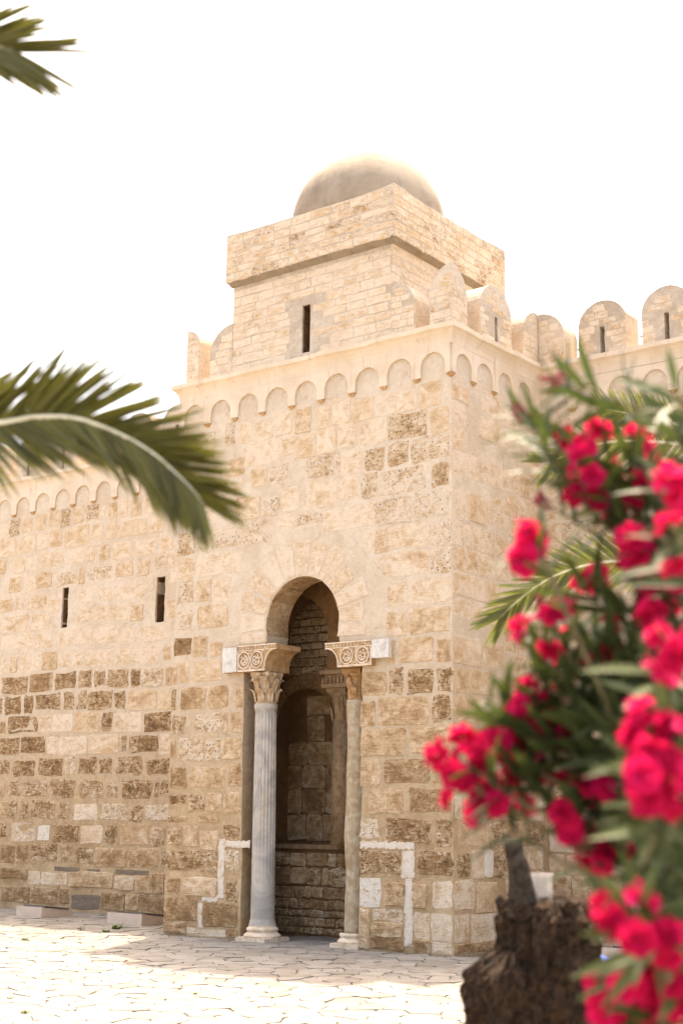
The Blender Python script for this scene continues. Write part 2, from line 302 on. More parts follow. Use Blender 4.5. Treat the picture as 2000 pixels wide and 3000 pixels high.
STONES_L = '''-12.21,-11.99,4.42,4.75,l;-11.91,-11.7,4.44,4.76,m;-11.61,-11.04,4.44,4.77,l;-10.98,-10.54,4.44,4.78,m;-10.48,-10.21,4.45,4.76,l;-10.12,-9.8,4.45,4.73,l;-9.74,-9.01,4.4,4.72,l;-8.95,-8.57,4.43,4.72,l;-8.51,-8.16,4.4,4.69,l;-8.14,-7.85,4.41,4.73,l;-7.74,-7.56,4.43,4.69,m;-12.11,-11.37,4.02,4.35,e;-11.29,-10.64,4.03,4.38,b;-10.56,-9.99,4.04,4.36,e;-9.91,-9.56,4.04,4.36,e;-9.48,-9.21,4.04,4.34,e;-9.14,-8.6,4.02,4.33,e;-8.52,-8.28,4.01,4.31,d;-8.26,-7.72,3.99,4.31,p;-7.66,-7.48,3.99,4.31,m;-12.14,-12.07,3.64,3.95,e;-11.98,-11.53,3.63,3.96,d;-11.42,-11.17,3.62,3.96,d;-11.08,-10.38,3.68,3.98,d;-10.29,-10.02,3.66,3.98,e;-9.93,-9.65,3.64,3.98,e;-9.62,-8.99,3.63,3.96,e;-8.92,-8.65,3.63,3.93,d;-8.58,-7.86,3.58,3.93,s;-7.82,-7.5,3.57,3.9,s;-12.1,-11.93,3.27,3.49,b;-11.85,-11.01,3.25,3.57,d;-10.94,-10.62,3.25,3.57,l;-10.59,-10.02,3.24,3.58,l;-9.98,-9.31,3.22,3.58,s;-9.23,-8.97,3.24,3.56,d;-8.91,-8.22,3.19,3.55,l;-8.14,-7.48,3.19,3.51,d;-12.06,-11.51,2.85,3.16,d;-11.43,-10.76,2.86,3.16,d;-10.7,-10.41,2.83,3.16,l;-10.38,-9.61,2.82,3.15,l;-9.55,-8.78,2.82,3.16,s;-8.69,-8.57,2.86,3.13,d;-8.49,-7.78,2.82,3.11,d;-7.75,-7.43,2.77,3.13,l;-12.02,-11.74,2.48,2.74,e;-11.62,-11,2.43,2.74,d;-10.89,-10.24,2.45,2.74,d;-10.18,-9.9,2.44,2.8,p;-9.79,-9.33,2.45,2.75,d;-9.24,-8.93,2.46,2.73,e;-8.8,-8.14,2.43,2.75,d;-8.05,-7.47,2.44,2.7,d;-11.98,-11.85,2.06,2.32,m;-11.73,-11.37,2.06,2.34,e;-11.29,-10.65,2.05,2.35,e;-10.54,-9.89,2.03,2.36,e;-9.75,-9.13,2.03,2.34,e;-9.02,-8.75,2.03,2.29,e;-8.62,-7.89,2.02,2.33,d;-7.82,-7.72,2.04,2.31,e;-7.67,-7.45,2.1,2.33,e;-11.94,-11.71,1.65,1.96,m;-11.69,-11.45,1.66,1.96,e;-11.35,-11.13,1.65,1.97,e;-11.03,-10.37,1.66,1.97,e;-10.26,-10.01,1.66,1.95,e;-9.85,-9.25,1.63,1.92,l;-9.14,-8.46,1.64,1.94,p;-8.4,-8.09,1.61,1.9,e;-8,-7.45,1.65,1.9,p;-11.91,-11.69,1.28,1.55,d;-11.57,-10.88,1.22,1.56,p;-10.82,-10.49,1.25,1.52,v;-10.39,-9.72,1.24,1.54,d;-9.66,-9.09,1.21,1.54,s;-9.02,-8.72,1.24,1.53,d;-8.63,-7.93,1.21,1.57,s;-7.87,-7.57,1.21,1.52,e;-11.87,-11.44,0.82,1.15,b;-11.39,-11.02,0.83,1.16,b;-10.96,-10.26,0.89,1.17,d;-10.18,-9.86,0.86,1.18,b;-9.76,-9.3,0.85,1.13,e;-9.26,-8.45,0.82,1.15,m;-8.42,-7.66,0.82,1.16,m;-7.58,-7.48,0.89,1.13,d;-11.8,-11.05,0.54,0.72,b;-11.02,-10.7,0.45,0.7,l;-10.67,-9.95,0.47,0.68,l;-9.91,-8.75,0.45,0.71,m;-8.71,-8.21,0.44,0.67,m;-8.2,-7.82,0.4,0.69,m;-7.8,-7.49,0.41,0.75,m;-10.31,-9.64,0.71,0.79,g;-8.7,-7.89,0.7,0.78,g;-9.43,-9.11,0.72,0.77,g;-11.73,-10.96,0.11,0.39,b;-10.92,-10.18,0.12,0.4,b;-10.15,-9.85,0.14,0.4,b;-9.81,-9.07,0.07,0.32,g;-9.04,-8.44,0.08,0.37,b;-8.42,-8.08,0.1,0.37,m;-8.05,-7.44,0.05,0.38,b;-12.48,-12.24,7.22,7.54,l;-12.17,-11.88,7.2,7.53,e;-11.81,-11.48,7.22,7.51,s;-11.38,-11.08,7.23,7.55,s;-11,-10.7,7.28,7.56,s;-10.65,-10.4,7.2,7.56,e;-10.32,-10,7.24,7.56,m;-9.94,-9.61,7.26,7.55,e;-9.56,-9.41,7.24,7.52,l;-9.32,-9.09,7.22,7.52,m;-9.02,-8.81,7.22,7.53,s;-8.73,-8.44,7.18,7.52,s;-8.36,-8.06,7.2,7.49,s;-12.43,-11.95,6.78,7.15,s;-11.89,-11.39,6.81,7.15,s;-11.31,-11.01,6.84,7.15,l;-10.95,-10.6,6.84,7.17,s;-10.52,-9.84,6.79,7.19,s;-9.74,-9.48,6.84,7.17,s;-9.36,-9.09,6.83,7.16,s;-9.01,-8.29,6.82,7.13,s;-8.2,-7.87,6.81,7.11,s;-7.65,-7.48,6.84,7.05,s;-12.41,-12.22,6.45,6.73,m;-11.97,-11.65,6.41,6.72,s;-11.55,-11.3,6.43,6.72,l;-11.2,-10.52,6.45,6.73,l;-10.41,-9.96,6.45,6.74,l;-9.89,-9.65,6.46,6.75,s;-9.52,-9.25,6.44,6.73,m;-9.16,-8.68,6.42,6.73,s;-8.55,-8.01,6.42,6.72,l;-7.9,-7.6,6.45,6.69,s;-12.08,-11.72,6.03,6.34,m;-11.6,-11.3,6.01,6.3,l;-11.26,-10.83,6.07,6.35,m;-10.66,-10.12,6.04,6.29,p;-10.06,-9.91,6.03,6.35,m;-9.82,-9.16,6.07,6.32,p;-9.05,-8.6,6.07,6.34,m;-8.48,-8.17,6.03,6.32,m;-8.05,-7.58,6,6.3,m;-12.33,-11.95,5.65,5.91,m;-11.85,-11.6,5.66,5.92,p;-11.48,-10.93,5.64,5.92,l;-10.87,-10.53,5.7,5.97,l;-10.03,-9.61,5.68,5.92,l;-9.48,-9.01,5.64,5.91,l;-8.91,-8.27,5.63,5.9,l;-8.2,-7.99,5.63,5.92,l;-12.26,-11.41,5.23,5.56,l;-11.34,-10.83,5.22,5.54,l;-10.8,-10.53,5.26,5.53,l;-10.04,-9.61,5.27,5.56,l;-9.58,-8.67,5.26,5.55,l;-8.64,-8.01,5.22,5.5,l;-12.22,-11.27,4.91,5.18,l;-11.21,-10.69,4.87,5.14,l;-10.5,-10.07,4.87,5.17,l;-10.01,-9.65,4.87,5.16,l;-9.55,-8.92,4.83,5.16,l;-8.8,-8.49,4.81,5.09,l;-8.34,-7.72,4.81,5.09,l'''
# ------------------------------------------------------------------ ground
def plane_mesh(name, x0, x1, y0, y1, z, mat):
    return mk(name, [(x0, y0, z), (x1, y0, z), (x1, y1, z), (x0, y1, z)], [(0, 1, 2, 3)], mat)
tag(plane_mesh('ground', -900, 900, -900, 900, -.03, M_PLAZA), kind='structure')
rnd = random.Random(11)
pave = plane_mesh('stone_paving', -15, 9.5, -11, 2.9, -.012, M_JOINT); tag(pave, kind='structure')
def flags():
    sp = .28; seeds = {}
    for i in range(-52, 34):
        for j in range(-44, 12):
            x = i*sp*1.06+(j % 2)*sp*.5+rnd.uniform(-.36, .36)*sp; y = j*sp*.92+rnd.uniform(-.42, .42)*sp
            seeds[i, j] = (x, y)
    cells = []
    for (i, j), (x, y) in seeds.items():
        if not(-14.6 < x < 9.1 and -10.6 < y < 2.4): continue
        if -5.25 < x < .1 and y > -.05 and not(-3.6 < x < -1.5 and y < 1.4): continue
        poly = [(x+dx*sp*1.5, y+dy*sp*1.5) for dx, dy in ((-1, -1), (1, -1), (1, 1), (-1, 1))]
        for a in range(-2, 3):
            for b in range(-2, 3):
                q = seeds.get((i+a, j+b))
                if (a, b) == (0, 0) or q is None: continue
                mx, my = (x+q[0])/2, (y+q[1])/2; nx, ny = q[0]-x, q[1]-y; L = math.hypot(nx, ny); nx /= L; ny /= L
                out = []; g = .0035
                for k in range(len(poly)):
                    p, r_ = poly[k], poly[(k+1) % len(poly)]
                    dp = (p[0]-mx)*nx+(p[1]-my)*ny+g; dr = (r_[0]-mx)*nx+(r_[1]-my)*ny+g
                    if dp <= 0: out.append(p)
                    if dp*dr < 0: t = dp/(dp-dr); out.append((p[0]+(r_[0]-p[0])*t, p[1]+(r_[1]-p[1])*t))
                poly = out
                if len(poly) < 3: break
            if len(poly) < 3: break
        poly = [p for k, p in enumerate(poly) if math.dist(p, poly[k-1]) > .035]
        if len(poly) < 3: continue
        if rnd.random() < .5:   # soften corners
            q = []
            for k, p in enumerate(poly):
                a, b = poly[k-1], poly[(k+1) % len(poly)]
                q += [(p[0]*.84+a[0]*.16, p[1]*.84+a[1]*.16), (p[0]*.84+b[0]*.16, p[1]*.84+b[1]*.16)]
            poly = q
        if any(-5.06 < p[0] < -.03 and p[1] > 0.02 for p in poly) and not all(-3.55 < p[0] < -1.5 for p in poly): continue
        cells.append(((x, y), poly))
    return cells
def flag_geo(c, poly):
    n = len(poly); h = rnd.uniform(0, .012); tx, ty = rnd.uniform(-.02, .02), rnd.uniform(-.02, .02)
    V = [(p[0], p[1], -.02) for p in poly]
    V += [(c[0]+(p[0]-c[0])*.99, c[1]+(p[1]-c[1])*.99, h-.005+(p[0]-c[0])*tx+(p[1]-c[1])*ty) for p in poly]
    V += [(c[0]+(p[0]-c[0])*.92, c[1]+(p[1]-c[1])*.92, h+(p[0]-c[0])*tx+(p[1]-c[1])*ty) for p in poly]
    F = [(k, (k+1) % n, n+(k+1) % n, n+k) for k in range(n)]+[(n+k, n+(k+1) % n, 2*n+(k+1) % n, 2*n+k) for k in range(n)]+[tuple(range(2*n, 3*n))]
    return V, F
cells = flags(); vis = []
for c, poly in cells:
    px, py, z = pix(Vector((c[0], c[1], 0)))
    vis.append((0 if (0 < px < 2000 and 0 < py < 3010) else 1, z, c, poly))
vis.sort(key=lambda t: t[:2]); rest = MB()
for k, (o_, z, c, poly) in enumerate(vis):
    V, F = flag_geo(c, poly); s = (rnd.random(), 0, 0, 0)
    if k < 300 and o_ == 0: mk('flagstone', V, F, M_FLAG, pave, sc=s)
    else: rest.add(V, F, s)
rest.build('flagstone_field', M_FLAG, pave, kind='stuff')

# ------------------------------------------------------------------ masonry
TYPES = {'d': (.54, .95, 0, 0), 'e': (.42, .85, 0, 0), 'm': (.37, .35, 0, 0), 's': (.25, .18, 0, 0), 'l': (.11, .38, 0, 0), 'p': (.15, .72, .04, 0),
         'b': (.54, .5, 0, .06), 'r': (.42, .9, 0, 0), 'q': (.06, .08, 0, 0), 'w': (.0, .2, 1, 0), 'v': (.1, .4, .9, 0), 'g': (.7, .4, 0, .8)}
MA = lambda u, v, d: (u, -d, v)                 # tower front, plane Y = 0
MBf = lambda u, v, d: (d, u, v)                 # tower right flank, plane X = 0
YL = 2.45
ML = lambda u, v, d: (u, YL-d, v)               # curtain walls, plane Y = 2.45
ML2 = lambda u, v, d: (u, 1.62-d, v)            # back of the porch
def stone_geo(u0, u1, v0, v1, t, M, proud=None, rs=rnd):
    tone, ero, wh, gr = TYPES[t]
    wd, hg = u1-u0, v1-v0; cu, cv = (u0+u1)/2, (v0+v1)/2
    if proud is None:
        proud = .004+.008*rs.random()+(.030*rs.random() if t in 'brm' and cv < .9 else 0)+(.004 if t in 'dem' else 0)
        if t == 'w': proud = .030
        if t == 'l': proud = .004
        if t == 'w': proud = .011
    if t not in 'w': u0 -= .012; u1 += .012; v0 -= .010; v1 += .010; wd += .024; hg += .020
    c = min(wd, hg)*rs.uniform(.04, .13); j = min(.020, min(wd, hg)*.1)*(1.4 if t in 'dewp' else .8)
    pts = [(u0+c, v0), (cu, v0), (u1-c, v0), (u1, v0+c), (u1, cv), (u1, v1-c), (u1-c, v1), (cu, v1), (u0+c, v1), (u0, v1-c), (u0, cv), (u0, v0+c)]
    pts = [(p[0]+rs.uniform(-j, j), p[1]+rs.uniform(-j, j)) for p in pts]
    if t == 'w':      # ragged smear of white pointing
        pts = []
        for (p, q) in (((u0, v0), (u1, v0)), ((u1, v0), (u1, v1)), ((u1, v1), (u0, v1)), ((u0, v1), (u0, v0))):
            m_ = max(2, int(math.dist(p, q)/.035))
            for k in range(m_): s_ = k/m_; pts.append((p[0]+(q[0]-p[0])*s_+rs.gauss(0, .009), p[1]+(q[1]-p[1])*s_+rs.gauss(0, .009)))
        n = len(pts); q_ = .3*min(wd, hg); inn = [(min(max(p[0], u0+q_), u1-q_), min(max(p[1], v0+q_), v1-q_)) for p in pts]
        V = [M(p[0], p[1], -.003) for p in pts]+[M(p[0], p[1], proud*rs.uniform(.5, .8)) for p in pts]+[M(p[0], p[1], proud) for p in inn]
        tri = tessellate_polygon([[Vector((p[0], p[1], 0)) for p in inn]]) if wd > .1 and hg > .1 and min(wd, hg) > .2 else []
        F = [(k, (k+1) % n, n+(k+1) % n, n+k) for k in range(n)]+[(n+k, n+(k+1) % n, 2*n+(k+1) % n, 2*n+k) for k in range(n)]
        V += [M((u0+u1)/2, (v0+v1)/2, proud)]; F += [(2*n+k, 2*n+(k+1) % n, 3*n) for k in range(n)]
        return V, F, [(.12, .4, .25, 0)]*(2*n)+[(.05, .35, .8, 0)]*(n+1)
    b = min(.014, .12*min(wd, hg)); V = []
    for p in pts: V.append(M(p[0], p[1], -.012))
    fx, fy = 1-2*b/wd, 1-2*b/hg
    for p in pts: V.append(M(cu+(p[0]-cu)*fx, cv+(p[1]-cv)*fy, proud*rs.uniform(.6, 1.1)-.004*ero))
    for p in pts: V.append(M(cu+(p[0]-cu)*.55, cv+(p[1]-cv)*.55, proud+rs.uniform(-.012, .006)*ero))
    V.append(M(cu, cv, proud+rs.uniform(-.010, .008)*ero)); n = 12
    F = [(k, (k+1) % n, n+(k+1) % n, n+k) for k in range(n)]+[(n+k, n+(k+1) % n, 2*n+(k+1) % n, 2*n+k) for k in range(n)]+[(2*n+k, 2*n+(k+1) % n, 3*n) for k in range(n)]
    if M is MBf: F = [tuple(f) for f in F]
    dt = rs.uniform(-.08, .08)
    T_ = max(0, tone+dt)
    if cv > 4.25 and t not in 'wv': T_ *= .62; ero *= .85  # upper stones paled, partly to paint in the bright haze
    S_ = [(max(.04, T_*rs.uniform(.35, .8)), ero*.7, wh, gr*.6) for k in range(12)]+[(max(0, T_*rs.uniform(.6, 1.05)), ero, wh, gr) for k in range(12)]+[(max(0, T_+rs.uniform(-.14, .14)), ero, wh, gr) for k in range(12)]+[(max(0, T_+rs.uniform(-.1, .1)), ero, wh, gr)]
    return V, F, S_
def parse(s):
    o = []
    for t in s.split(';'):
        a = t.split(','); o.append((*map(float, a[:4]), a[4]))
    return o
def fill(u0, u1, v0, v1, have, hr, wr, tf, block=None, gap=.03, rs=rnd):
    v = v0; out = []
    while v < v1-.12:
        h = rs.uniform(*hr)
        if v+h > v1-.1: h = v1-v
        u = u0-rs.uniform(0, wr[0]*.6)
        while u < u1:
            wd = rs.uniform(*wr); a, b = max(u, u0), min(u+wd, u1); u += wd
            if b-a < .1: continue
            r_ = (a+gap/2, b-gap/2, v+gap/2, v+h-gap/2)
            if any(min(q[1], r_[1])-max(q[0], r_[0]) > .015 and min(q[3], r_[3])-max(q[2], r_[2]) > .015 for q in have): continue
            if block and block(*r_): continue
            out.append((*r_, tf((a+b)/2, v+h/2)))
        v += h
    return out
def lay(rows, M, parent, limit=300, name='stone', seen=None, proud=None):
    """the stones that show largest become parts of their own, the rest one joined part"""
    if seen: rows = sorted(rows, key=lambda r_: (0 if seen(r_) else 1, -(r_[1]-r_[0])*(r_[3]-r_[2])))
    restb = MB()
    for k, r_ in enumerate(rows):
        V, F, s = stone_geo(*r_, M, proud)
        if k < limit: mk(name, V, F, M_STONE, parent, sc=s)
        else: restb.add(V, F, s)
    if restb.v: restb.build('stone_field', M_STONE, parent, kind='stuff')
def inframe(M):
    def f(r_):
        px, py, z = pix(Vector(M((r_[0]+r_[1])/2, (r_[2]+r_[3])/2, 0))); return -20 < px < 2020 and -20 < py < 3020
    return f
# --- the things
TW = empty('gate_tower', (-2.55, 0, 0), 'tall sand-coloured stone gate tower with a deep arched doorway between columns', 'tower')
LW = empty('curtain_wall', (-9.5, YL, 0), 'long weathered stone wall with two narrow slits, left of the gate tower', 'wall')
RW = empty('curtain_wall', (4.5, YL, 0), 'pale stone battlement wall running behind the palm and pink flowers', 'wall')
ZT = 8.45
def wob(p, q, n, amp, rs=rnd):
    return [(p[0]+(q[0]-p[0])*k/n+rs.uniform(-amp, amp), p[1]+(q[1]-p[1])*k/n+rs.uniform(-amp, amp)) for k in range(1, n)]
# tower front with the horseshoe doorway
AX, AZ, AR = -2.575, 4.455, .675
arc = []
for k in range(33):
    a = R(-13+(180+26)*k/32); rr = AR+rnd.uniform(-.008, .008); arc.append((AX+rr*math.cos(a), AZ+rr*math.sin(a)))
outer = [(-5.1, -.02), (-3.60, -.02)]+wob((-3.58, 0), (-3.66, 3.9), 14, .012)+[(-3.66, 3.95), (-3.3, 3.95)]+list(reversed(arc))+[(-1.85, 3.95), (-1.47, 3.95)]+wob((-1.47, 3.9), (-1.49, 0), 16, .016)+[(-1.49, -.02), (0, -.02), (0, ZT-.15), (-5.1, ZT-.15)]
V, F = prism(outer, [], 0, -.5, MA); fixn(mk('front_wall', V, F, M_MORT, TW))
b = MB().box((-.6, .5, -.02), (0, YL, ZT-.15)); b.build('right_flank', M_MORT, TW)
b = MB().box((-5.1, .5, -.02), (-4.6, YL, ZT-.15)); b.build('left_flank', M_MORT, TW)
b = MB().box((-5.07, .03, ZT-.16), (-.03, 3.3, ZT-.02)); b.build('roof_deck', M_UPPER, TW)
# courses read from the photograph, then filled in where the palm and flowers hide them
A = parse(STONES_A); B = parse(STONES_B); L = parse(STONES_L)
def pick(lo):
    def f(u, v):
        q = rnd.random()
        if v > 4.3: return 'l' if q < .5 else 's' if q < .72 else 'p' if q < .92 else 'm'
        return lo[int(q*len(lo))]
    return f
def blkA(a, b, c, d):
    if c < 4.2 and b > -3.68 and a < -1.46: return True
    if c < 4.2 and d > 3.7 and b > -4.0 and a < -.95: return True
    u = max(a, min(AX, b)); v = max(c, min(AZ, d)); return math.hypot(u-AX, v-AZ) < 1.30
A2 = [r_ for r_ in A if not (r_[2] > 4.1 and math.hypot(max(r_[0], min(AX, r_[1]))-AX, max(r_[2], min(AZ, r_[3]))-AZ) < 1.22)]
A2 = [r_ for r_ in A2 if not (r_[2] > 7.62)]
A3 = fill(-5.08, -.02, .02, 7.62, A2, (.28, .36), (.3, .62), pick('mmebsl'), blkA)
vouss = []
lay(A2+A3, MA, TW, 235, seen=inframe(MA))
# voussoirs of the doorway
n = 13
for k in range(n):
    a0 = R(-22+(180+44)*k/n)+.02; a1 = R(-22+(180+44)*(k+1)/n)-.02; ro = AR+.50+rnd.uniform(-.07, .09); ri = AR+.012
    P = [(ri, a0), (ri, (a0+a1)/2), (ri, a1), ((ri+ro)/2, a1), (ro, a1), (ro*1.005, (a0+a1)/2), (ro, a0), ((ri+ro)/2, a0)]
    pts = [(AX+r_*math.cos(q)+rnd.uniform(-.008, .008), AZ+r_*math.sin(q)+rnd.uniform(-.008, .008)) for r_, q in P]
    if min(p[1] for p in pts) < 4.17: pts = [(p[0], max(p[1], 4.2)) for p in pts]
    cu = sum(p[0] for p in pts)/8; cv = sum(p[1] for p in pts)/8; pr = rnd.uniform(.003, .008)
    V = [MA(p[0], p[1], -.01) for p in pts]+[MA(cu+(p[0]-cu)*.95, cv+(p[1]-cv)*.95, pr) for p in pts]+[MA(cu, cv, pr+rnd.uniform(-.004, .004))]
    F = [(i, (i+1) % 8, 8+(i+1) % 8, 8+i) for i in range(8)]+[(8+i, 8+(i+1) % 8, 16) for i in range(8)]
    mk('voussoir', V, F, M_STONE, TW, sc=(rnd.uniform(.02, .16), .3, .05, 0))
for k in range(9):        # dressed stones lining the arch
    a0 = R(-12+204*k/9)+.006; a1 = R(-12+204*(k+1)/9)-.006; V = []; e0 = rnd.uniform(.004, .02)
    for yy in (.012, .25, .498):
        for j in range(5): q = a0+(a1-a0)*j/4; V.append((AX+(AR-e0)*math.cos(q), yy, AZ+(AR-e0)*math.sin(q)))
        for j in range(5): q = a0+(a1-a0)*j/4; V.append((AX+(AR+.03)*math.cos(q), yy, AZ+(AR+.03)*math.sin(q)))
    F = [(i*10+j, i*10+j+1, (i+1)*10+j+1, (i+1)*10+j) for i in range(2) for j in range(4)]+[(0, 1, 6, 5), (1, 2, 7, 6), (2, 3, 8, 7), (3, 4, 9, 8)]
    mk('soffit_stone', V, F, M_STONE, TW, sc=(rnd.uniform(.3, .5), .35, 0, 0))
B2 = B+fill(.02, 2.43, .02, 7.62, B, (.30, .37), (.3, .6), lambda u, v: rnd.choice('sssll' if v > 2 else 'lmes'), gap=.022)
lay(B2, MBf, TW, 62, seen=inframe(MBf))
# curtain walls
SL1, SL2 = (-10.49, -10.32, 5.22, 6.0), (-7.97, -7.75, 5.14, 5.97)
def slit(s):
    a, b, c, d = s
    return [(a, c)]+wob((a, c), (b, c), 2, .005)+[(b, c)]+wob((b, c), (b, d), 7, .014)+[(b, d)]+[(a, d)]+wob((a, d), (a, c), 7, .010)
V, F = prism([(-15, -.02), (-5.1, -.02), (-5.1, ZT-.25), (-15, ZT-.25)], [slit(SL1), slit(SL2)], 0, -1.0, ML); fixn(mk('wall_core', V, F, M_MORT, LW))
MB().box((-11, YL+1.0, 4.9), (-7.2, YL+1.1, 6.3)).build('slit_shade_backing', M_DARK, LW)
def liner(s, M, parent, d0, d1):
    a, b, c, d = s; P = [(a+.004, c+.004), (b-.004, c+.004)]+wob((b-.006, c), (b-.006, d), 6, .004)+[(b-.004, d-.004), (a+.004, d-.004)]+wob((a+.005, d), (a+.005, c), 6, .004)
    n = len(P); V = [M(p[0], p[1], -d0) for p in P]+[M(p[0], p[1], -d1) for p in P]
    fixn(mk('slit_shade_liner', V, [(k, (k+1) % n, n+(k+1) % n, n+k) for k in range(n)], M_DARK, parent))  # added dark lining that paints shade into the slit
for s in (SL1, SL2): liner(s, ML, LW, .035, .99)
blkL = lambda a, b, c, d: any(b > s[0]-.05 and a < s[1]+.05 and d > s[2]-.04 and c < s[3]+.04 for s in (SL1, SL2))
L = [r_ for r_ in L if r_[2] < 7.5 and r_[3] < 7.62 and not blkL(*r_[:4])]
L2 = L+fill(-15, -5.1, .02, 7.55, L, (.27, .34), (.22, .55), pick('debmle'), blkL)
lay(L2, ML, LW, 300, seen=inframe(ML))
V, F = prism([(0, -.02), (9.5, -.02), (9.5, ZT-.15), (0, ZT-.15)], [], 0, -1.0, ML); fixn(mk('wall_core', V, F, M_MORT, RW))
R2 = fill(.02, 9.4, .02, 7.62, [], (.28, .35), (.28, .6), pick('semll'))
lay(R2, ML, RW, 160, seen=inframe(ML))

# ------------------------------------------------------------------ blind-arch frieze and cornice
def bay(u0, p, z0, M, parent, src={}):
    key = (M, round(p, 3)); a = .072+rnd.uniform(-.01, .012); r_ = p/2-a; top = z0+.445; sp = z0+.345-r_+rnd.uniform(-.012, .012); V = []
    if key in src and False: pass
    arcp = [(u0+p/2+r_*math.cos(math.pi*k/14), sp+r_*math.sin(math.pi*k/14)+rnd.uniform(-.004, .004)) for k in range(15)]
    outer = [(u0, top), (u0+p, top), (u0+p, z0), (u0+p-a, z0)]+arcp+[(u0+a, z0), (u0, z0)]
    V, F = prism(outer, [], rnd.uniform(.031, .038), -.01, M); mb = MB(); mb.add(V, F)
    return mb.build('blind_arch', M_PLAS, parent)
def corbel(u, z0, M, parent):
    V = [M(u-.062, z0+.0, .04), M(u+.062, z0+.0, .04), M(u+.07, z0, -.01), M(u-.07, z0, -.01), M(u-.025, z0-.05, .012), M(u+.025, z0-.05, .012), M(u+.025, z0-.05, -.01), M(u-.025, z0-.05, -.01)]
    o = mk('corbel', V, [(0, 1, 2, 3), (4, 7, 6, 5), (0, 4, 5, 1), (1, 5, 6, 2), (2, 6, 7, 3), (3, 7, 4, 0)], M_PANEL, parent); fixn(o)
def run(u0, p, n, z0, M, parent):
    for k in range(n): fixn(bay(u0+p*k, p, z0, M, parent))
    for k in range(n+1): corbel(u0+p*k, z0, M, parent)
ZF = 7.735
run(-5.1, 5.1/9, 9, ZF, MA, TW); run(0, .56, 4, ZF, MBf, TW); run(.03, .535, 12, ZF-.02, ML, RW); run(-5.1-.58*17, .58, 17, ZF-.115, ML, LW)
V, F = prism([(2.24, ZF), (YL, ZF), (YL, ZF+.445), (2.24, ZF+.445)], [], .035, -.01, MBf); fixn(mk('frieze_end', V, F, M_PLAS, TW))
PROF = [(-.02, 8.165), (.037, 8.165), (.042, 8.24), (.060, 8.295), (.09, 8.345), (.118, 8.368), (.125, 8.372), (.130, 8.38), (.130, 8.445), (-.3, 8.455)]
def offs(path):
    D = [((b[0]-a[0]), (b[1]-a[1])) for a, b in zip(path, path[1:])]; N = []
    for d in D: l = math.hypot(*d); N.append((d[1]/l, -d[0]/l))
    out = []
    for i in range(len(path)):
        n1 = N[max(i-1, 0)]; n2 = N[min(i, len(N)-1)]; s = 1+n1[0]*n2[0]+n1[1]*n2[1]
        out.append(((n1[0]+n2[0])/s, (n1[1]+n2[1])/s))
    return out
def sweep(path, prof, idx, name, mat, parent, dz=0, sub=10):
    O = offs(path); V = []; rows = []
    for i, j in zip(idx, idx[1:]):
        n = max(2, int(math.dist(path[i], path[j])/.35))
        for k in range(n+(1 if j == idx[-1] else 0)):
            t = k/n; rows.append([(path[i][q]*(1-t)+path[j][q]*t, O[i][q]*(1-t)+O[j][q]*t) for q in (0, 1)])
    m = len(prof)
    for r_ in rows:
        e = rnd.uniform(-.011, .011)
        for o_, z in prof:
            z2 = z+dz+(e if z > 8.36 else 0); V.append((r_[0][0]+r_[0][1]*(o_+e*(z > 8.36)), r_[1][0]+r_[1][1]*(o_+e*(z > 8.36)), z2))
    F = [(i*m+k, i*m+(k+1) % m, (i+1)*m+(k+1) % m, (i+1)*m+k) for i in range(len(rows)-1) for k in range(m)]
    F += [tuple(range(m)), tuple(len(rows)*m-1-k for k in range(m))]
    return fixn(mk(name, V, F, mat, parent))
PATH = [(-5.1, YL), (-5.1, 0), (0, 0), (0, YL), (9.5, YL)]
sweep(PATH, PROF, [0, 1, 2, 3], 'cornice', M_PLAS, TW); sweep(PATH, PROF, [3, 4], 'cornice', M_PLAS, RW)
sweep([(-15, YL), (-5.1, YL)], PROF, [0, 1], 'cornice', M_PLAS, LW, dz=-.1)
MB().box((-15, YL+.3, ZT-.28), (-5.1, YL+1.0, ZT-.12)).build('wall_walk', M_UPPER, LW); MB().box((.0, YL+.3, ZT-.16), (9.5, YL+1.0, ZT-.005)).build('wall_walk', M_UPPER, RW)

